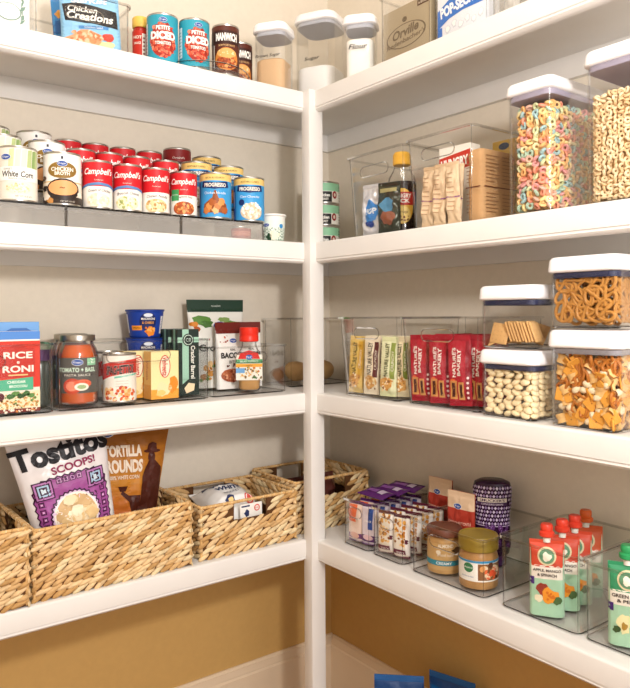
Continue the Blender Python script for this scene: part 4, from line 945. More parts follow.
# chip bags
def d_tost(L, w, h):
    v0 = h * .0
    L.text('Tostitos', 0, h * .845, h * .15, '17151a', 4, w=w * 1.02, bold=.045, rot=.04)
    L.text('SCOOPS!', w * .08, h * .73, h * .05, '8c2450', 4, w=w * .48, bold=.03, rot=.05)
    # ornamental purple frame with saw-tooth outline
    out = []; n = 72
    for k in range(n):
        a = 2 * PI * k / n; c, s_ = math.cos(a), math.sin(a); r = (abs(c) ** 5 + abs(s_) ** 5) ** (-1 / 5.0) * (1.0 if k % 2 else .955)
        out.append((w * .43 * r * c, h * .43 + h * .262 * r * s_))
    L.poly(out, '3a1236', 1); L.poly([(x * .965, h * .43 + (y - h * .43) * .965) for x, y in out], '9b4f93', 2)
    for sx, sy in ((-1, 1), (1, 1), (-1, -1), (1, -1)):
        cx, cy = sx * w * .29, h * .43 + sy * h * .185
        for k, (a, c) in enumerate([(.105, '3a1236'), (.092, 'b77ab6'), (.074, '3a1236'), (.06, 'a7c4dd'), (.042, '3a1236'), (.028, 'cfe0ec')]):
            L.rect(cx - a * w, cy - a * w, cx + a * w, cy + a * w, c, 3 + k * .7)
    for k in range(4):
        cx = (-.11 + .073 * k) * w
        for sy in (1, -1):
            cy = h * .43 + sy * h * .225
            for j, (a, c) in enumerate([(.032, '3a1236'), (.024, 'c48fc2'), (.014, '5c2a5c')]): L.rect(cx - a * w, cy - a * w, cx + a * w, cy + a * w, c, 3 + j * .7)
    for k in range(5):
        cy = h * (.33 + .05 * k)
        for sx in (-1, 1):
            cx = sx * w * .35
            for j, (a, c) in enumerate([(.03, '3a1236'), (.021, '7f2f74'), (.011, 'd7a8d4')]): L.rect(cx - a * w, cy - a * w, cx + a * w, cy + a * w, c, 3 + j * .7)
    st = []; n = 64
    for k in range(n):
        a = 2 * PI * k / n; r = 1 if k % 2 else .93; st.append((w * .305 * r * math.cos(a), h * .41 + w * .30 * r * math.sin(a)))
    L.poly(st, '3a1236', 7.5); L.poly([(x * .94, h * .41 + (y - h * .41) * .94) for x, y in st], 'd9bfe0', 8.2); L.ell(0, h * .41, w * .262, w * .258, 'f3ebe2', 9, 32); L.ell(0, h * .41, w * .24, w * .236, 'c9a878', 9.6, 30)
    q = random.Random(5)
    for k in range(17):
        a = q.uniform(0, 6.28); r = q.uniform(0, .165) ** .9
        L.blob(r * w * math.cos(a), h * .41 + r * w * math.sin(a), w * .082, w * .06, ['ecd9b4', 'e2c898', 'f3e6c9', 'd9ba86'][k % 4], 10.2 + .5 * k, k, 9, .22)
o = pouch('chip_bag', 'white corn chip bag with purple patterned ring and black lettering', 'bag', .200, .345, .080, 'e9e4e4', d_tost, 'chip bags in the widest basket', seal=.016, pinch=.03, flare=.30, wr=.005, seed=3, nu=26, nv=34, rough=.3)
place(o, 'L', -.602, .078, 3, dz=.022, lean=-.11, roll=-.17, rot=-4)
def d_tort(L, w, h):
    for k in range(24):
        a = k / 24; c1, c2 = (0x8a, 0x4f, 0x14), (0xc9, 0x84, 0x2a); c3 = (0xd9, 0x5a, 0x2c)
        col = '%02x%02x%02x' % tuple(int(c3[i] + (c2[i] - c3[i]) * min(1, a * 2) if a < .5 else c2[i] + (c1[i] - c2[i]) * (a - .5) * 2) for i in range(3))
        L.rect(-w * .48, h * (.03 + .94 * a), w * .48, h * (.03 + .94 * (a + 1 / 24)), col, 1)
    L.oval_logo(-w * .3, h * .88, w * .115, 5)
    L.text('TORTILLA', -w * .10, h * .745, h * .085, 'f1e0cc', 5, w=w * .48, bold=.05); L.text('ROUNDS', -w * .09, h * .635, h * .095, 'f1e0cc', 5, w=w * .48, bold=.05); L.text('100% WHITE CORN', -w * .10, h * .555, h * .028, 'f1e0cc', 5, w=w * .42, bold=.02)
    S = '4e2014'                                   # silhouette of a figure in a brimmed hat carrying a bowl
    L.ell(w * .28, h * .735, w * .115, h * .014, S, 5); L.poly([(w * .21, h * .735), (w * .35, h * .735), (w * .335, h * .79), (w * .28, h * .8), (w * .225, h * .79)], S, 5.3); L.ell(w * .275, h * .69, w * .05, h * .042, S, 5.3)
    L.poly([(w * .24, h * .67), (w * .32, h * .67), (w * .44, h * .61), (w * .47, h * .45), (w * .46, h * .1), (w * .12, h * .1), (w * .14, h * .42), (-w * .03, h * .42), (-w * .13, h * .46), (-w * .15, h * .435), (-w * .03, h * .375), (w * .14, h * .37), (w * .16, h * .55), (w * .19, h * .61)], S, 5)
    L.poly([(-w * .19, h * .49), (-w * .05, h * .49), (-w * .08, h * .452), (-w * .16, h * .452)], S, 5.5)
o = pouch('chip_bag', 'orange-brown tortilla chip bag with a hatted silhouette', 'bag', .190, .345, .065, 'b87228', d_tort, 'chip bags in the widest basket', seal=.014, pinch=.05, flare=.50, wr=.005, seed=8, nu=24, nv=32, rough=.25)
place(o, 'L', -.466, .178, 3, dz=.014, lean=-.07, roll=.06, rot=-3)
o = pouch('snack_bag', 'crinkled orange-brown bag lying in the basket at the frame edge', 'bag', .24, .19, .09, 'a8581c', None, None, seal=.014, wr=.012, seed=12, rough=.25)
place(o, 'L', b2a - .165, .14, 3, dz=.0085, lean=-.2)
# bread bag lying in its basket
def d_bread(L, w, h):
    L.poly([(-w * .4, h * .70), (w * .4, h * .70), (w * .36, h * .80), (-w * .36, h * .80)], '2a2f55', 2)
    L.text('WHOLE GRAIN', 0, h * .75, h * .035, 'f0eee8', 3, w=w * .5); L.text('WHOLE', 0, h * .62, h * .1, '24325f', 3, w=w * .6, bold=.04); L.text('WHITE', 0, h * .49, h * .09, '24325f', 3, w=w * .52, bold=.04); L.text('BREAD', 0, h * .37, h * .05, '6d7286', 3, w=w * .3)
    L.ell(w * .27, h * .2, w * .09, w * .09, 'd9564a', 3); L.ell(w * .27, h * .2, w * .065, w * .065, 'f3e4de', 4); L.ell(w * .27, h * .2, w * .045, w * .045, 'd9564a', 5); L.blob(-w * .12, h * .2, w * .09, h * .07, '24325f', 3, 3); L.blob(-w * .1, h * .19, w * .05, h * .035, 'efd08a', 4, 4)
o = pouch('bread_bag', 'white bread bag with dark blue lettering lying in the slotted basket', 'bag', .145, .182, .115, 'f3f2f0', d_bread, None, seal=.012, wr=.005, seed=6, nu=22, nv=28, rough=.25)
o.location = (UX('L', 236, 520, .09) - .005, .060, TOP[3] + .066); o.rotation_euler = (math.radians(-76), 0, math.radians(-4))
t = thing('bread_tag', 'small white card with a red circle seen through the basket slot', 'tag'); m = MB(); m.box(-.034, .034, -.0012, 0, 0, .038, mat('f3f1ec')); m.build('card', t)
L = Lab(face(-.0012), step=.0003); L.ell(.018, .024, .009, .009, 'd9564a', 1); L.ell(.018, .024, .006, .006, 'f3e4de', 2); L.text('FRESH', .018, .024, .003, 'c8402f', 3); L.blob(-.014, .014, .008, .009, '24325f', 1, 3); L.rect(-.030, .030, -.004, .034, '24325f', 1); L.build('printed_mark', t)
place(t, 'L', UX('L', 251, 508, .045) , .044, 3, dz=.078, lean=-.05)
o = pouch('produce_bag', 'dark reddish bag lying low in the corner basket', 'bag', .19, .12, .10, '5c2f28', None, None, seal=.0, wr=.014, seed=14, rough=.3); place(o, 'L', b3b + .15, .17, 3, dz=.0085, lean=0)

# ================================================================= lowest shelf, right run
def B4(px0, py0, px1, py1, v): return UX('R', px0, py0, v), UX('R', px1, py1, v)
qa, qb, qp, qq = (.080, .187), (.197, .312), (.343, .566), (.603, .790)
h4 = .124
put_bin('R', *qa, .044, 3, .225, h4, 'small clear bin of purple snack packets, nearest the post', hz=.74, hw=.5)
put_bin('R', qb[0], qb[1], .044, 3, .225, h4, 'small clear bin of nut bar packets, beside the peanut butter bin', hz=.74, hw=.5)
put_bin('R', *qp, .040, 3, .255, h4 + .004, 'wide clear bin of nut butter jars and jelly bottle', hz=.72)
put_bin('R', *qq, .046, 3, .25, .150, 'clear bin of red-capped fruit pouches', handle=False)
put_bin('R', qq[1] + .009, qq[1] + .009 + (qq[1] - qq[0]), .046, 3, .25, .150, 'clear bin of green-capped fruit pouches at the frame edge', handle=False)
def d_pk(k):
    def d(L, w, h):
        L.rect(-w / 2, .008, w / 2, h - .008, ['e9cfc0', 'd9cdd6', 'ece2d2', 'e7ddd0'][k], 1)
        if k == 0: L.rect(-w * .5, h * .5, w * .1, h * .92, 'e2683c', 2); L.rect(-w * .5, .01, w * .5, h * .22, '6d2a72', 2); L.ell(0, h * .17, w * .33, h * .08, 'e9b8a8', 3)
        if k == 1: L.rect(w * .0, h * .4, w * .3, h * .9, '2f4f9c', 2); L.rect(-w * .5, .01, w * .5, h * .26, '5a2a6a', 2); L.ell(0, h * .2, w * .33, h * .07, 'e2c0c6', 3)
        if k >= 2:
            L.specks(-w * .35, h * .3, w * .28, h * .92, 42, .0046, ['d9a04c', 'c07a2c', 'efc98a', '8f5a24'], 2, k); L.rect(-w * .5, .01, w * .5, h * .2, '6a1f3a', 2); L.rect(w * .3, .01, w * .5, h * .95, 'f1ece8', 3); L.rect(w * .3, h * .36, w * .5, h * .46, '5a1f3a', 4)
        L.text('SNACK', 0, h * .6 if k < 2 else h * .13, h * .05, 'f6f0ea', 4, w=w * .5)
    return d
PK = {}
def packets(q_, kinds, cnt, labs, group):
    n = 0
    for r in range(cnt):
        for c in range(2):
            kk = kinds[c]
            if kk in PK: o = dup(PK[kk])
            else: o = PK[kk] = pouch('snack_packet', 'x', 'snack packet', .047, .107, .016, ['e4d6d4', 'd4c6dc', 'eae0d2', 'e6dcd2'][kk], d_pk(kk), group, seal=.008, seed=40 + kk, nu=10, nv=14, sealc=['5a2a6a', '5a2a6a', '5f2036', '5f2036'][kk])
            w_ = q_[1] - q_[0]
            tag(o, labs % (['front', 'second', 'third', 'fourth', 'rear'][r], ['nearer the post', 'farther from the post'][c]), 'snack packet', group)
            place(o, 'R', q_[0] + w_ * (.28 + .44 * c), (.068 + r * .040 + .006 * c), 3, dz=FZ + .001, rot=14 + rnd.uniform(-3, 3), lean=rnd.uniform(-.05, -.01)); n += 1
packets(qa, (0, 1), 5, 'purple-edged snack packet in the %s row, %s', 'purple snack packets'); packets(qb, (2, 3), 4, 'nut bar packet with maroon base in the %s row, %s', 'nut bar packets')
for k in range(3):
    o = pouch('snack_pouch', ['shiny purple pouch laid across the snack packets, nearest the front', 'shiny purple pouch laid across the middle of the snack packets', 'shiny purple pouch laid across the rear snack packets'][k], 'snack packet', .10, .055, .014, '5c2a6c', lambda L, w, h: (L.rect(-w * .3, h * .3, w * .1, h * .6, '9a5ab0', 1), L.rect(w * .15, h * .25, w * .35, h * .7, 'd9c8e0', 1)), 'purple pouches lying flat', seal=.006, seed=50 + k, rough=.2, nu=12, nv=10)
    p = Vector(((.095 + .055 * k), -(qa[0] + qa[1]) / 2, TOP[3] + .128)); o.location = p; o.rotation_euler = (math.radians(-82), 0, -PI / 2 + .1 * k)
# nut butter jars
def nut_jar(name, lab, R, H, capc, body, capH, lidR, draw, open_lid=False):
    t = thing(name, lab, 'jar', 'nut butter jars'); m = MB(); hb = H - capH
    m.lathe([(R - .006, 0), (R - .001, .002), (R, .007), (R, hb * .8), (R - .002, hb * .9), (R - .006, hb - .002), (R - .006, hb)], mat(body, .3, 0, 'sauce'), 36); m.build('jar_body', t)
    c = MB(); c.lathe([(lidR - .0015, hb), (lidR, hb + .0015), (lidR, H - .003), (lidR - .002, H), (lidR - .005, H + .0003), (lidR - .007, H - .0015), (.001, H - .0015)], mat(capc, .4), 40); c.build('jar_lid', t)
    L = Lab(jar_label_map(R, .004), .007); draw(L, R, hb); L.build('paper_label', t); return t
def d_pb1(L, R, h):
    L.rect(-R * 2.4, h * .08, R * 2.4, h * .8, 'c9a46c', 1); L.text('ALMOND', 0, h * .74, h * .1, 'f3ead8', 3, w=R * .9, bold=.03); L.text('almond butter', 0, h * .5, h * .09, 'f3ead8', 3, w=R * 1.0); L.blob(R * .7, h * .62, R * .35, h * .08, '5c3d24', 2, 3); L.blob(-R * .4, h * .56, R * .14, h * .07, 'f0e6d0', 3, 4)
    L.rect(-R * 1.5, h * .2, R * 1.5, h * .34, '2b8aa0', 3); L.text('CREAMY', -R * .1, h * .27, h * .08, 'eef6f6', 4, w=R * .9, bold=.02); L.rect(R * .95, h * .1, R * 1.5, h * .7, 'e8e2d4', 4)
def d_pb2(L, R, h):
    L.rect(-R * 1.7, h * .18, R * 1.7, h * .74, 'f1efe8', 1); L.rect(-R * 1.7, h * .68, R * 1.7, h * .74, '3a8fc0', 2); L.ell(-R * .6, h * .54, R * .27, h * .13, '2f7a4c', 2); L.text('ORGANIC', -R * .6, h * .54, h * .05, 'f0f6ee', 3)
    L.rect(-R * .1, h * .22, R * 1.5, h * .66, '8a5a34', 2); L.specks(-R * .02, h * .26, R * 1.3, h * .62, 30, .006, ['d99a5c', 'e86a3a', 'efd9b8', '5a3420'], 3, 5); L.ell(R * .65, h * .42, .008, .007, 'e2552f', 6)
    L.text('peanut butter', -R * .65, h * .3, h * .05, '3a6aa0', 3, w=R * .7)
J1 = nut_jar('almond_butter_jar', 'tan nut butter jar with teal band and flat lid', .0405, .104, '6a3c2c', 'c49a62', .018, .042, d_pb1); place(J1, 'R', UX('R', 444.5, 560, .098), .098, 3, dz=FZ + .001, tocam=True, rot=4)
J2 = nut_jar('peanut_butter_jar', 'peanut butter jar with olive gold lid and fruit label', .0435, .114, '8c7428', 'b08450', .032, .0445, d_pb2); place(J2, 'R', UX('R', 478.5, 575, .092), .092, 3, dz=FZ + .001, tocam=True, rot=4)
# jelly bottle
def make_jelly():
    t = thing('jelly_bottle', 'purple checked squeeze bottle of grape jelly standing behind the jars', 'bottle')
    prof = [(.034, .026), (.040, .030), (.044, .05), (.0425, .09), (.041, .12), (.0455, .15), (.0465, .185), (.042, .200), (.030, .206)]
    m = MB(); m.lathe(prof, mat('2f1233', .25), 36, sx=1, sy=.72); m.build('bottle_body', t)
    c = MB(); c.lathe([(.031, 0), (.033, .002), (.033, .022), (.030, .0255)], mat('3a1640', .4), 32, sx=1, sy=.78); c.build('cap', t)
    def rr_(z):
        for (r0, z0), (r1, z1) in zip(prof, prof[1:]):
            if z0 <= z <= z1: return r0 + (r1 - r0) * (z - z0) / (z1 - z0)
        return prof[-1][0]
    def fn(u, v, o): a = u / .045; r = rr_(v) + o; return (r * math.sin(a), -.72 * r * math.cos(a), v)
    L = Lab(fn, .006, .0005)
    for i in range(-8, 9):
        for j in range(10):
            z = .105 + j * .0095
            if z > .198: continue
            if .145 < z < .170 and abs(i) < 6: continue
            x = i * .0075 + (.00375 if j % 2 else 0)
            if (i + j) % 2 == 0 or True:
                L.poly([(x - .0034, z), (x, z - .0042), (x + .0034, z), (x, z + .0042)], 'cfc0d8' if (i + (j // 2)) % 2 else '8f78a4', 2)
    L.rect(-.038, .149, .038, .167, '3f2148', 3); L.rect(-.036, .157, .036, .1665, 'd8cdbf', 4); L.text("SMUCKER'S", 0, .1617, .0065, '3a1840', 5, w=.058, bold=.02); L.text('CONCORD GRAPE', 0, .1525, .004, 'e2d4e6', 5, w=.05); L.rect(-.06, .098, .06, .1, 'b9a6c6', 2)
    q = random.Random(2)
    for k in range(26): x, z = q.uniform(-.045, .045), q.uniform(.045, .098); L.ell(x, z, .0062, .006, ['4a1f58', '5f2c70', '3a1546'][k % 3], 2 + k * .12, 10); L.ell(x - .0015, z + .002, .0016, .0013, 'a07ab8', 5.5, 6)
    L.build('printed_sleeve', t); return t
place(make_jelly(), 'R', UX('R', 491, 530, .215), .220, 3, dz=FZ + .001, tocam=True)
# pepperoni pouches
def d_pep(L, w, h):
    L.rect(-w / 2, h * .72, w / 2, h, 'e2c4a4', 1); L.oval_logo(-w * .08, h * .76, w * .15); L.rect(-w / 2, 0, w / 2, h * .72, 'b03a2a', 1); L.text('pepperoni', 0, h * .5, w * .15, 'e9c4b0', 3, w=w * .8); L.specks(-w * .4, h * .1, w * .4, h * .35, 14, .008, ['8f2a1f', 'c8604a'], 2, 4)
p1 = pouch('pepperoni_pouch', 'x', 'pouch', .080, .150, .020, 'b4402e', d_pep, 'pepperoni pouches', seal=.012, seed=61, wr=.006)
tag(p1, 'red pepperoni pouch with cream top, nearer the jelly bottle'); place(p1, 'R', .387, .172, 3, dz=FZ + .022, rot=6, lean=-.02)
p2 = dup(p1, 'red pepperoni pouch with cream top, nearer the nut bar packets'); place(p2, 'R', .256, .238, 3, dz=FZ + .022, lean=-.02, rot=3)
# fruit pouches
def fruit(capc, top, kind, lab, group):
    w, h = .068, .148
    def d(L, w, h):
        L.rect(-w / 2, 0, w / 2, h * .5, 'a9d3b4', 1); L.rect(-w / 2, h * .5, w / 2, h * .68, 'efe8dc', 1); L.rect(-w / 2, h * .66, w / 2, h, top, 1)
        L.ell(0, h * .80, w * .27, w * .26, 'd9c9a0', 3); L.ell(0, h * .80, w * .22, w * .21, '5f8f6c', 4); L.blob(0, h * .79, w * .12, w * .13, 'f0ead8', 5, 2)
        L.text('APPLE, MANGO' if kind == 0 else 'GREEN BEAN', 0, h * .615, h * .042, '4a3f38', 3, w=w * .8, bold=.03); L.text('& SPINACH' if kind == 0 else '& PEAR', 0, h * .555, h * .04, '4a3f38', 3, w=w * .55, bold=.03); L.rect(-w * .5, h * .42, -w * .36, h * .52, '4a2f7a', 3)
        if kind == 0: L.blob(-w * .14, h * .36, w * .16, h * .09, '9a3a2c', 3, 1); L.blob(w * .08, h * .28, w * .22, h * .11, 'ef9a30', 4, 2); L.specks(0, h * .22, w * .2, h * .34, 8, .0035, ['d9741c'], 5, 3); L.blob(-w * .22, h * .24, w * .12, h * .06, 'efe6c8', 4.5, 4); L.blob(w * .3, h * .22, w * .12, h * .05, '4a6a3a', 5, 5)
        else: L.blob(-w * .1, h * .28, w * .18, h * .12, 'ece4b0', 3, 1); L.blob(-w * .09, h * .25, w * .07, h * .05, 'b08a3c', 4, 2); L.blob(w * .18, h * .3, w * .15, h * .11, 'dbe2a8', 3.5, 4); L.blob(-w * .28, h * .2, w * .1, h * .04, '3f5a34', 5, 5)
    o = pouch('fruit_pouch', lab, 'pouch', w, h, .034, 'b4d8bc', d, group, seal=.008, gusset=True, sealc=top, seed=70 + kind, wr=.002, rough=.3)
    c = MB(); c.lathe([(.0075, h - .004), (.0075, h + .012)], mat('e9e4da', .4), 16); c.build('spout', o)
    c = MB(); c.lathe([(.0125, h + .007), (.0150, h + .009), (.0155, h + .016), (.0115, h + .019), (.0125, h + .022), (.0125, h + .030), (.0105, h + .033), (.001, h + .033)], mat(capc, .35), 14); c.build('cap', o)
    return o
def pp(o, px, py, v, rot=0): place(o, 'R', UX('R', px, py, v), v, 3, dz=FZ + .001, tocam=True, rot=rot, lean=-.03)
f1 = fruit('d8402c', 'c9462c', 0, 'fruit pouch with red cap standing at the front of its bin', 'red topped fruit pouches'); pp(f1, 547, 580, .078)
f2 = dup(f1, 'red-capped fruit pouch second from the front of its bin'); pp(f2, 562.5, 570, .130)
f3 = dup(f1, 'red-capped fruit pouch third from the front, half hidden'); pp(f3, 575, 560, .178)
f4 = fruit('d9632c', 'c9562c', 0, 'fruit pouch with orange cap at the rear of its bin', 'red topped fruit pouches'); pp(f4, 586, 550, .232)
g1 = fruit('2f9a5c', '2f8a5c', 1, 'fruit pouch with bright green cap by the frame edge', 'green topped fruit pouches'); pp(g1, 628, 610, .082)
g2 = dup(g1, 'green-capped fruit pouch mostly hidden behind the front one'); pp(g2, 655, 610, .135)

# blue bag standing on the floor
def d_blue2(L, w, h): L.text('FRITO', -w * .05, h * .8, h * .07, 'e8eef6', 3, w=w * .5, rot=-.3); L.rect(-w / 2, h * .90, w / 2, h * .955, '123f78', 1)
o = pouch('snack_bag', 'bright blue bag on the floor below the shelves, one of two', 'bag', .13, .325, .06, '1b5a9c', d_blue2, 'blue bags on the floor', seal=.014, wr=.008, seed=80, rough=.22)
place(o, 'R', UX('R', 399, 680, .13), .13, None, dz=.001, tocam=True)
z_ = None
k = dup(o, 'dark blue bag beside the brighter one on the floor'); place(k, 'R', UX('R', 432, 684, .16), .235, None, dz=.001, tocam=True, rot=-25)
# E5

# ================================================================= second shelf, right run: two tall bins
ta0, ta1 = UX('R', 347, 190, .028), UX('R', 403, 190, .028); tb0, tb1 = ta1 + .010, UX('R', 472, 180, .028)
put_bin('R', ta0, ta1, .028, 1, .24, .212, 'tall clear bin of foil packets and dark syrup, beside the corner cans', taper=.010, hz=.78, hw=.5)
put_bin('R', tb0, tb1, .028, 1, .24, .214, 'tall clear bin of kraft paper packages, beside the pastel cereal', taper=.010, hz=.80, hw=.5)
def d_foil(L, w, h):
    L.blob(0, h * .45, w * .3, h * .22, '3f86d0', 1, 2); L.text('POP', 0, h * .46, h * .12, 'eaf2fa', 2, bold=.04); L.blob(-w * .05, h * .22, w * .18, h * .07, '27408c', 2, 4)
o = pouch('foil_packet', 'crinkled silver foil packet with blue patch, against the bin front', 'packet', .075, .135, .03, 'dfdfe4', d_foil, 'foil packets', seal=.01, metal=.35, rough=.25, wr=.012, seed=91); place(o, 'R', ta0 + .058, .074, 1, dz=FZ + .001, rot=12)
o = pouch('foil_packet', 'crinkled silver foil packet standing behind the blue-patched one', 'packet', .066, .145, .028, 'd6d6da', None, 'foil packets', seal=.01, metal=.4, rough=.22, wr=.014, seed=92); place(o, 'R', ta0 + .054, .160, 1, dz=FZ + .001, rot=-8)
def d_snk(L, w, h): L.blob(0, h * .55, w * .3, h * .14, '4f86a8', 1, 3); L.blob(w * .05, h * .3, w * .28, h * .14, '8a4f34', 1.5, 6); L.rect(-w * .4, h * .8, w * .4, h * .88, 'a8a070', 1)
o = pouch('snack_bag', 'dark snack bag beside the syrup bottle', 'bag', .062, .13, .03, '3f4236', d_snk, None, seal=.01, metal=.3, rough=.25, wr=.010, seed=93); place(o, 'R', ta0 + .118, .070, 1, dz=FZ + .001, rot=20)
t = thing('syrup_bottle', 'dark syrup bottle with yellow cap and red label', 'bottle'); SX, SY = 1, .75
m = MB(); m.lathe([(.030, 0), (.037, .003), (.0385, .02), (.037, .06), (.0385, .105), (.0385, .130), (.034, .150), (.023, .168), (.0195, .178), (.0195, .184)], GLASS, 36, True, False, SX, SY); m.build('bottle_body', t)
f = MB(); f.lathe([(.028, .002), (.035, .005), (.0365, .02), (.035, .06), (.0365, .105), (.0365, .128), (.034, .137)], mat('241513', .2), 32, True, True, SX, SY); f.build('syrup', t)
c = MB(); c.lathe([(.0215, .180), (.0235, .182), (.0235, .205), (.0215, .210), (.0185, .214), (.001, .214)], mat('e8b13c', .35), 28); c.build('cap', t)
L = Lab(lambda u, v, o: ((.0385 + o) * math.sin(u / .0385), -.75 * (.0385 + o) * math.cos(u / .0385), v), .006, .0005)
L.ell(.004, .072, .030, .046, 'e3b448', 1); L.ell(.004, .05, .022, .022, 'efd07a', 2); L.rect(-.034, .074, .040, .108, 'b52a20', 3); L.text('HUNGRY', .002, .098, .011, 'f6eee2', 4, w=.05, bold=.03); L.text('JACK', .002, .0835, .013, 'f6eee2', 4, w=.042, bold=.04); L.text('syrup', .002, .055, .007, '6a3a14', 4, w=.03); L.specks(-.012, .03, .02, .046, 8, .003, ['7a4318'], 4, 2)
L.build('paper_label', t)
place(t, 'R', UX('R', 402.5, 190, .125) - .002, .125, 1, dz=FZ + .001, tocam=True, rot=-6)
def d_hj(L, w, h):
    L.rect(-w / 2, h * .55, w / 2, h, 'efe9de', 1); L.poly([(-w * .5, h * .66), (w * .5, h * .72), (w * .5, h * .93), (-w * .5, h * .87)], 'c0301f', 2); L.text('HUNGRY', 0, h * .795, h * .12, 'f8f2ea', 3, w=w * .88, bold=.05, rot=.07); L.text('JACK', 0, h * .6, h * .11, 'c0301f', 3, w=w * .6, bold=.05)
o = carton('pancake_mix_box', 'white box with red banner and bold white lettering, behind the paper packets', 'box', .092, .04, .196, 'efe9dd', d_hj); place(o, 'R', tb0 + .070, .14, 1, dz=FZ + .001, rot=4)
o = carton('mix_box', 'yellow box rising behind the paper-wrapped package', 'box', .07, .04, .208, 'd9b552', lambda L, w, h: (L.ell(0, h * .93, w * .22, w * .12, '3a4a6a', 1), L.rect(-w / 2, h * .5, w / 2, h * .7, 'b88a34', 1))); place(o, 'R', tb0 + .145, .231, 1, dz=FZ + .001, rot=0)
def d_kr(L, w, h):
    for k in range(9): L.rect(-w * .3, h * (.2 + .075 * k), w * (.1 + .02 * (k % 3)), h * (.215 + .075 * k), 'b89674', 1)
    L.rect(-w * .5, h * .42, w * .5, h * .44, '8f5c8a', 1)
KR = None
for i, (du, v, r) in enumerate([(.042, .059, 10), (.062, .084, 18), (.083, .056, 6), (.106, .080, 22), (.126, .060, 12), (.070, .108, 15)]):
    if KR is None: o = KR = pouch('paper_packet', 'x', 'packet', .034, .142, .024, 'e4c9a6', d_kr, 'kraft paper packets', seal=.008, wr=.011, seed=95, rough=.8)
    else: o = dup(KR)
    tag(o, ['kraft paper packet in the front row, closest to the syrup bottle', 'second kraft paper packet from the syrup bottle', 'third kraft paper packet from the syrup bottle', 'fourth kraft paper packet from the syrup bottle', 'kraft paper packet touching the big wrapped package', 'kraft paper packet standing behind the front row'][i], 'packet', 'kraft paper packets')
    place(o, 'R', tb0 + du * (tb1 - tb0) / .205, v, 1, dz=FZ + .001 , rot=r, roll=(.05, -.05, .03, .06, -.04, 0)[i])
# big paper wrapped package
t = thing('paper_package', 'large brown paper package with a dark band and printed lines', 'package'); m = MB()
W_, D_, H_ = .045, .125, .166; vs = MB(); vs.rr([(W_ - .01, D_ - .01, .012, 0), (W_, D_, .014, .008)] + [(W_ + .002 * math.sin(k * 2.1), D_ + .003 * math.sin(k * 1.3), .014, .008 + (H_ - .02) * k / 10) for k in range(1, 11)] + [(W_ - .008, D_ - .008, .012, H_), (W_ - .02, D_ - .02, .008, H_ + .002)], mat('c49a6c', .75, 0, 'film'), 6); vs.build('paper_wrap', t)
L = Lab(face(0, 1, W_ / 2 + .003), step=.0003)
L.m = MB()
for sgn, off in ((1, W_ / 2 + .0035),):
    pass
L2 = Lab(face(-D_ / 2 - .0035), step=.0003)
for Lx, ww in ((Lab(face(0, 1, W_ / 2 + .0035), step=.0003), D_), (L2, W_)):
    for c_ in range(2 if ww > .1 else 1):
        x0 = -ww * .42 + c_ * ww * .45
        for k in range(8): Lx.rect(x0, H_ * (.55 + .05 * k), x0 + ww * .36 * (1 if k % 3 else .7), H_ * (.560 + .05 * k), '946a46', 1)
        for k in range(6): Lx.rect(x0, H_ * (.14 + .05 * k), x0 + ww * .33 * (1 if k % 2 else .8), H_ * (.150 + .05 * k), '946a46', 1)
    Lx.rect(-ww * .47, H_ * .475, ww * .47, H_ * .49, '5f2c1a', 2); Lx.build('printed_lines', t)
place(t, 'R', tb1 - .041, .146, 1, dz=FZ + .001)

# ================================================================= top shelf
lx0, lx1 = UX('L', 34, 20, .04), UX('L', 131, 30, .04)
put_bin('L', lx0, lx1, .04, 0, .21, .125, 'clear bin of chicken pouches on the top shelf', hz=.6, hw=.4)
def d_star(L, w, h):
    L.rect(-w / 2, 0, w / 2, h, '8fc4e8', 1); L.rect(-w * .1, h * .93, w / 2, h, 'e8a040', 2); L.text('StarKist', 0, h * .83, h * .1, 'f6f9fc', 4, w=w * .6, shear=.2, bold=.03)
    L.poly([(-w * .46, h * .76), (-w * .2, h * .79), (w * .45, h * .66), (w * .46, h * .38), (0, h * .44), (-w * .42, h * .48)], '231f20', 3)
    L.text('Chicken', -w * .12, h * .67, h * .1, 'f2efe8', 4, w=w * .5, shear=.15, rot=-.1, bold=.02); L.text('Creations', 0, h * .545, h * .13, 'f6f3ec', 4, w=w * .78, shear=.15, rot=-.1, bold=.03)
    L.rect(-w * .2, h * .35, w * .3, h * .4, '4a8ac8', 3); L.text('Chicken Salad', .05 * w, h * .375, h * .035, 'f0f6fa', 4)
    L.blob(-w * .1, h * .2, w * .3, h * .13, 'e0a072', 3, 3); L.specks(-w * .38, h * .08, w * .18, h * .32, 40, .006, ['d98f5c', 'ecc09c', 'c8784a', 'f2d0b0'], 4, 5, ell=1); L.blob(w * .3, h * .22, w * .1, h * .08, 'cf4030', 4, 4); L.blob(w * .26, h * .1, w * .12, h * .06, 'dfe0a0', 4.5, 6)
o = pouch('chicken_pouch', 'light blue chicken pouch with black lettered banner, facing out', 'pouch', .135, .150, .03, '8fc4e8', d_star, 'chicken pouches', seal=.008, seed=101, gusset=True, wr=.003, sealc='dfe9f2'); place(o, 'L', UX('L', 92, 20, .10), .10, 0, dz=FZ + .007, tocam=True, lean=-.08, roll=-.05)
o = pouch('chicken_pouch', 'darker blue pouch standing behind the black-bannered one', 'pouch', .12, .152, .03, '3a86c4', lambda L, w, h: (L.rect(-w / 2, h * .4, w / 2, h * .6, '1d5c9c', 1), L.blob(-w * .36, h * .72, w * .08, h * .07, 'e8a040', 2, 3)), 'chicken pouches', seal=.008, seed=102, gusset=True, wr=.003); place(o, 'L', UX('L', 82, 20, .16), .165, 0, dz=FZ + .008, tocam=True, lean=-.05, roll=-.08)
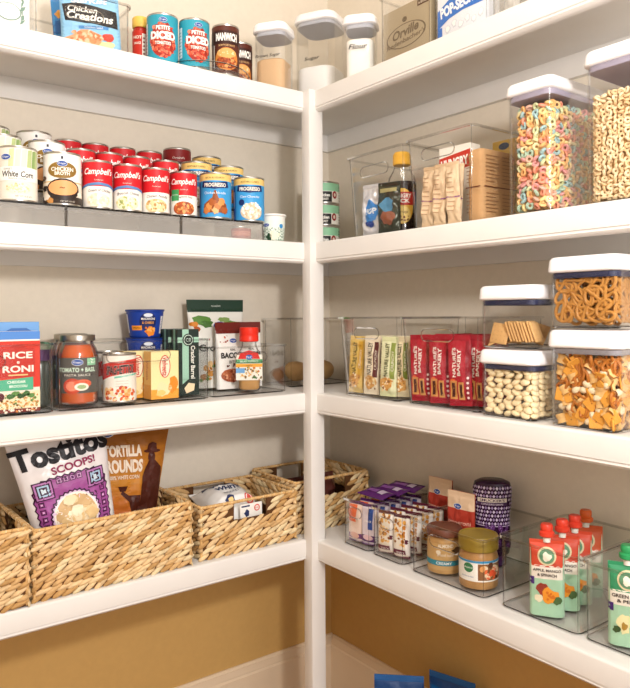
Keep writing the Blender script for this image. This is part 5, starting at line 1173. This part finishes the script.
def d_chips(L, w, h):
    L.text('CHIPS', w * .12, h * .46, h * .075, '3a8a64', 2, w=w * .58, bold=.04, rot=-.06)
    L.blob(w * .3, h * .60, w * .1, h * .04, '4fae8a', 1, 3)
    for cx, cy, a in ((.2, .2, .16), (-.12, .26, .14)):
        L.ell(w * cx, h * cy, w * a, h * a * .5, '7f9a8c', 2, 20); L.ell(w * cx, h * cy, w * (a - .015), h * (a * .5 - .008), 'eef2ee', 3, 20); L.ell(w * cx - w * .02, h * cy - h * .005, w * (a - .05), h * (a * .5 - .03), 'dfe9e2', 4, 18)
    for k in range(7): L.poly([(w * (.34 + .02 * (k % 3)), h * (.1 + .04 * k)), (w * (.38 + .02 * (k % 2)), h * (.12 + .04 * k)), (w * (.42 - .02 * (k % 3)), h * (.16 + .04 * k)), (w * .36, h * (.14 + .04 * k))], '7f9a8c', 2)
    L.blob(-w * .2, h * .14, w * .08, h * .02, 'a8d0b8', 2, 5)
o = pouch('mint_chip_bag', 'white bag with green lettering and line drawings at the frame corner', 'bag', .17, .24, .04, 'f3f3f1', d_chips, None, seal=.01, seed=103, gusset=True, wr=.003); place(o, 'L', UX('L', 32, 20, .07) - .088, .075, 0, dz=.001, tocam=False)
# turntable
TX, TY, TR = UX('L', 203, 50, .13), .132, .124
t = thing('turntable', 'clear round turntable under the tomato and sandwich sauce cans', 'turntable'); m = MB(); m.lathe([(TR * .5, 0), (TR * .5, .006), (TR * .9, .009), (TR - .002, .011), (TR, .013), (TR, .028), (TR - .003, .028), (TR - .003, .015), (TR * .9, .0125), (.002, .0125)], CLEAR, 56); m.build('tray', t)
e = MB()
for z in (.011, .028): e.tube([(TR * math.cos(2 * PI * k / 56), TR * math.sin(2 * PI * k / 56), z) for k in range(56)], .0015, DARKEDGE if z > .02 else EDGE, True, 5); e.build('rim' if z > .02 else 'lower_rim', t); e = MB()
t.location = (TX, TY, TOP[0] + .0005)
def d_dice(L, r, h):
    H = h - .014; w = r * 1.1
    L.ell(0, H * .46, w * .78, H * .36, 'a83226', 1, 24); L.specks(-w * .8, H * .1, w * .8, H * .84, 150, .0042, ['c8402c', 'e2684a', '9a2a20', 'd9563c', 'ee8a6a'], 1.6, 3, ell=1)
    L.oval_logo(0, H * .89, .010, 4); L.text('PETITE', 0, H * .72, H * .09, 'f8f2ec', 5, w=w * .8, bold=.04); L.text('DICED', 0, H * .56, H * .17, 'f8f2ec', 5, w=w * 1.45, bold=.06); L.text('TOMATOES', 0, H * .4, H * .07, 'f8f2ec', 5, w=w * .9, bold=.03)
    L.rect(-w * 1.45, H * .2, -w * 1.05, H * .85, 'e9eef0', 2)
    for k in range(8): L.rect(-w * 1.42, H * (.25 + .07 * k), -w * 1.1, H * (.262 + .07 * k), '5a8a98', 3)
def d_man(L, r, h):
    H = h - .014; w = r * 1.1
    L.rect(-w * 1.6, H * .62, w * 1.6, H * .9, '3a1c16', 1); L.text('MANWICH', 0, H * .76, H * .17, 'f6f0e8', 3, w=w * 1.5, bold=.06); L.text('SLOPPY JOE SAUCE', 0, H * .58, H * .05, 'f0c88a', 3, w=w * 1.1)
    L.ell(0, H * .3, w * .82, H * .24, 'd9853c', 2, 20); L.ell(0, H * .22, w * .74, H * .12, '8f3c1c', 3); L.specks(-w * .7, H * .12, w * .7, H * .36, 50, .004, ['b4552a', '7a2f18', 'e09a5a'], 4, 4, ell=1); L.ell(0, H * .42, w * .66, H * .1, 'e9aa62', 5); L.specks(-w * .5, H * .36, w * .5, H * .48, 12, .0018, ['f6deb0'], 6, 3); L.rect(-w * .95, H * .1, -w * .88, H * .6, 'efe6d8', 3)
DR, DH, DZ = .039, .128, .0140
d1 = make_can('tomato_can', 'can', DR, DH, [(0, DH - .014, '2f9db4')], d_dice); tag(d1, 'teal diced tomato can beside the yellow-capped sauce bottle', group='teal tomato cans'); place(d1, 'L', UX('L', 162.5, 35, .10), .10, 0, dz=DZ, tocam=True, rot=2)
d2_ = dup(d1, 'teal diced tomato can beside the brown sandwich sauce can'); place(d2_, 'L', UX('L', 195, 38, .076), .080, 0, dz=DZ, tocam=True, rot=16)
m1 = make_can('sandwich_sauce_can', 'can', .036, .134, [(0, .120, '5a2a1e')], d_man); tag(m1, 'dark brown sandwich sauce can, the nearer one on the turntable', group='sandwich sauce cans'); place(m1, 'L', UX('L', 225.5, 42, .075), .075, 0, dz=DZ, tocam=True, rot=5)
m2 = dup(m1, 'dark brown sandwich sauce can half hidden behind its twin'); place(m2, 'L', UX('L', 240, 50, .155), .158, 0, dz=DZ, tocam=True, rot=10)
t = thing('hot_sauce_bottle', 'red-labelled sauce bottle with yellow cap beside the teal cans', 'bottle'); m = MB(); m.lathe([(.018, 0), (.0205, .003), (.0205, .118), (.016, .130)], mat('a8281c', .3), 28); m.build('bottle_body', t)
c = MB(); c.lathe([(.0195, .128), (.021, .13), (.021, .152), (.019, .155), (.001, .155)], mat('ecc25a', .4), 28); c.build('cap', t)
L = Lab(cyl(.0205), .006); L.rect(-.03, .04, .03, .118, 'c8301f', 1); L.rect(.004, .04, .013, .11, 'efe6da', 2); L.text('HOT', -.008, .10, .008, 'f6ead8', 3, bold=.03); L.text('SAUCE', -.008, .085, .006, 'f6ead8', 3, bold=.03, w=.018)
for k in range(6): L.rect(.006, .046 + .01 * k, .011, .05 + .01 * k, '8a2a20', 3)
L.build('paper_label', t); place(t, 'L', UX('L', 140.5, 30, .165), .165, 0, dz=.0005, tocam=True)

# top shelf, right run
k0, k1 = UX('R', 379, 20, .045), UX('R', 429.5, 20, .045)
put_bin('R', k0, k1, .045, 0, .22, .185, 'clear bin with the kraft popcorn bag, next to the flour canister', handle=False)
put_bin('R', k1 + .008, UX('R', 487, 5, .045), .045, 0, .22, .185, 'clear bin with the blue and white popcorn box', handle=False)
k3 = UX('R', 487, 5, .045) + .008
put_bin('R', k3, k3 + .14, .045, 0, .22, .185, 'clear bin of grey packets, farthest from the post on the top shelf', handle=False)
def d_orv(L, w, h):
    D = '6b5a44'
    for a in (1, .93): L.ell(0, h * .45, w * .42 * a, h * .22 * a, D if a == 1 else 'a8987c', 1 + (a < 1) * .6, 26)
    L.text('Orville', 0, h * .52, h * .17, D, 3, w=w * .56, shear=.25, bold=.03, rot=.08); L.text("Redenbacher's", 0, h * .37, h * .09, D, 3, w=w * .82, shear=.2, bold=.02, rot=.08); L.ell(-w * .02, h * .74, w * .05, h * .05, D, 2); L.rect(w * .25, h * .86, w * .48, h * .96, '5c3f2a', 2); L.text('6 BAGS', w * .36, h * .91, h * .045, 'e9dcc4', 3)
o = carton('popcorn_package', 'kraft coloured popcorn package with brown oval script', 'package', k1 - k0 - .012, .09, .135, 'a8987c', d_orv); place(o, 'R', (k0 + k1) / 2, .098, 0, dz=FZ + .001)
def d_psec(L, w, h):
    L.rect(-w / 2, 0, w / 2, h, 'e6e8ee', 1); L.rect(-w / 2, h * .84, w / 2, h, '3f78c8', 2)
    L.poly([(-w * .5, h * .24), (-w * .25, h * .35), (w * .05, h * .40), (w * .5, h * .40), (w * .5, h * .72), (w * .05, h * .7), (-w * .25, h * .64), (-w * .5, h * .52)], '3470c4', 3)
    L.text('POP-SECRET', 0, h * .52, h * .17, 'f4f6fa', 4, w=w * .88, bold=.05, rot=.12); L.rect(-w / 2, 0, -w * .40, h * .26, '3470c4', 2)
    for k in range(6): L.blob(w * (-.28 + .14 * k), h * (.2 + .05 * (k % 2)), w * .055, h * .06, 'cfd3dc', 3, k); L.blob(w * (-.28 + .14 * k), h * (.205 + .05 * (k % 2)), w * .04, h * .045, 'f6f6f4', 4, k)
kk1 = UX('R', 487, 5, .045)
o = carton('popcorn_box', 'white popcorn box with blue arched banner and white lettering', 'box', kk1 - k1 - .03, .10, .150, 'e6e8ee', d_psec); place(o, 'R', (k1 + .008 + kk1) / 2 - .001, .104, 0, dz=FZ + .001)
for k in range(3):
    o = pouch('grey_packet', ['grey clear-wrapped packet nearest the popcorn box', 'grey clear-wrapped packet in the middle of its bin', 'grey clear-wrapped packet farthest along the top shelf'][k], 'packet', .040, .13, .022, ['b9b4ac', 'a8a49c', 'c4c0b8'][k], None, 'grey packets', seal=.008, wr=.010, seed=110 + k, rough=.25); place(o, 'R', k3 + .028 + .042 * k, .09, 0, dz=FZ + .001, rot=20)
# E6
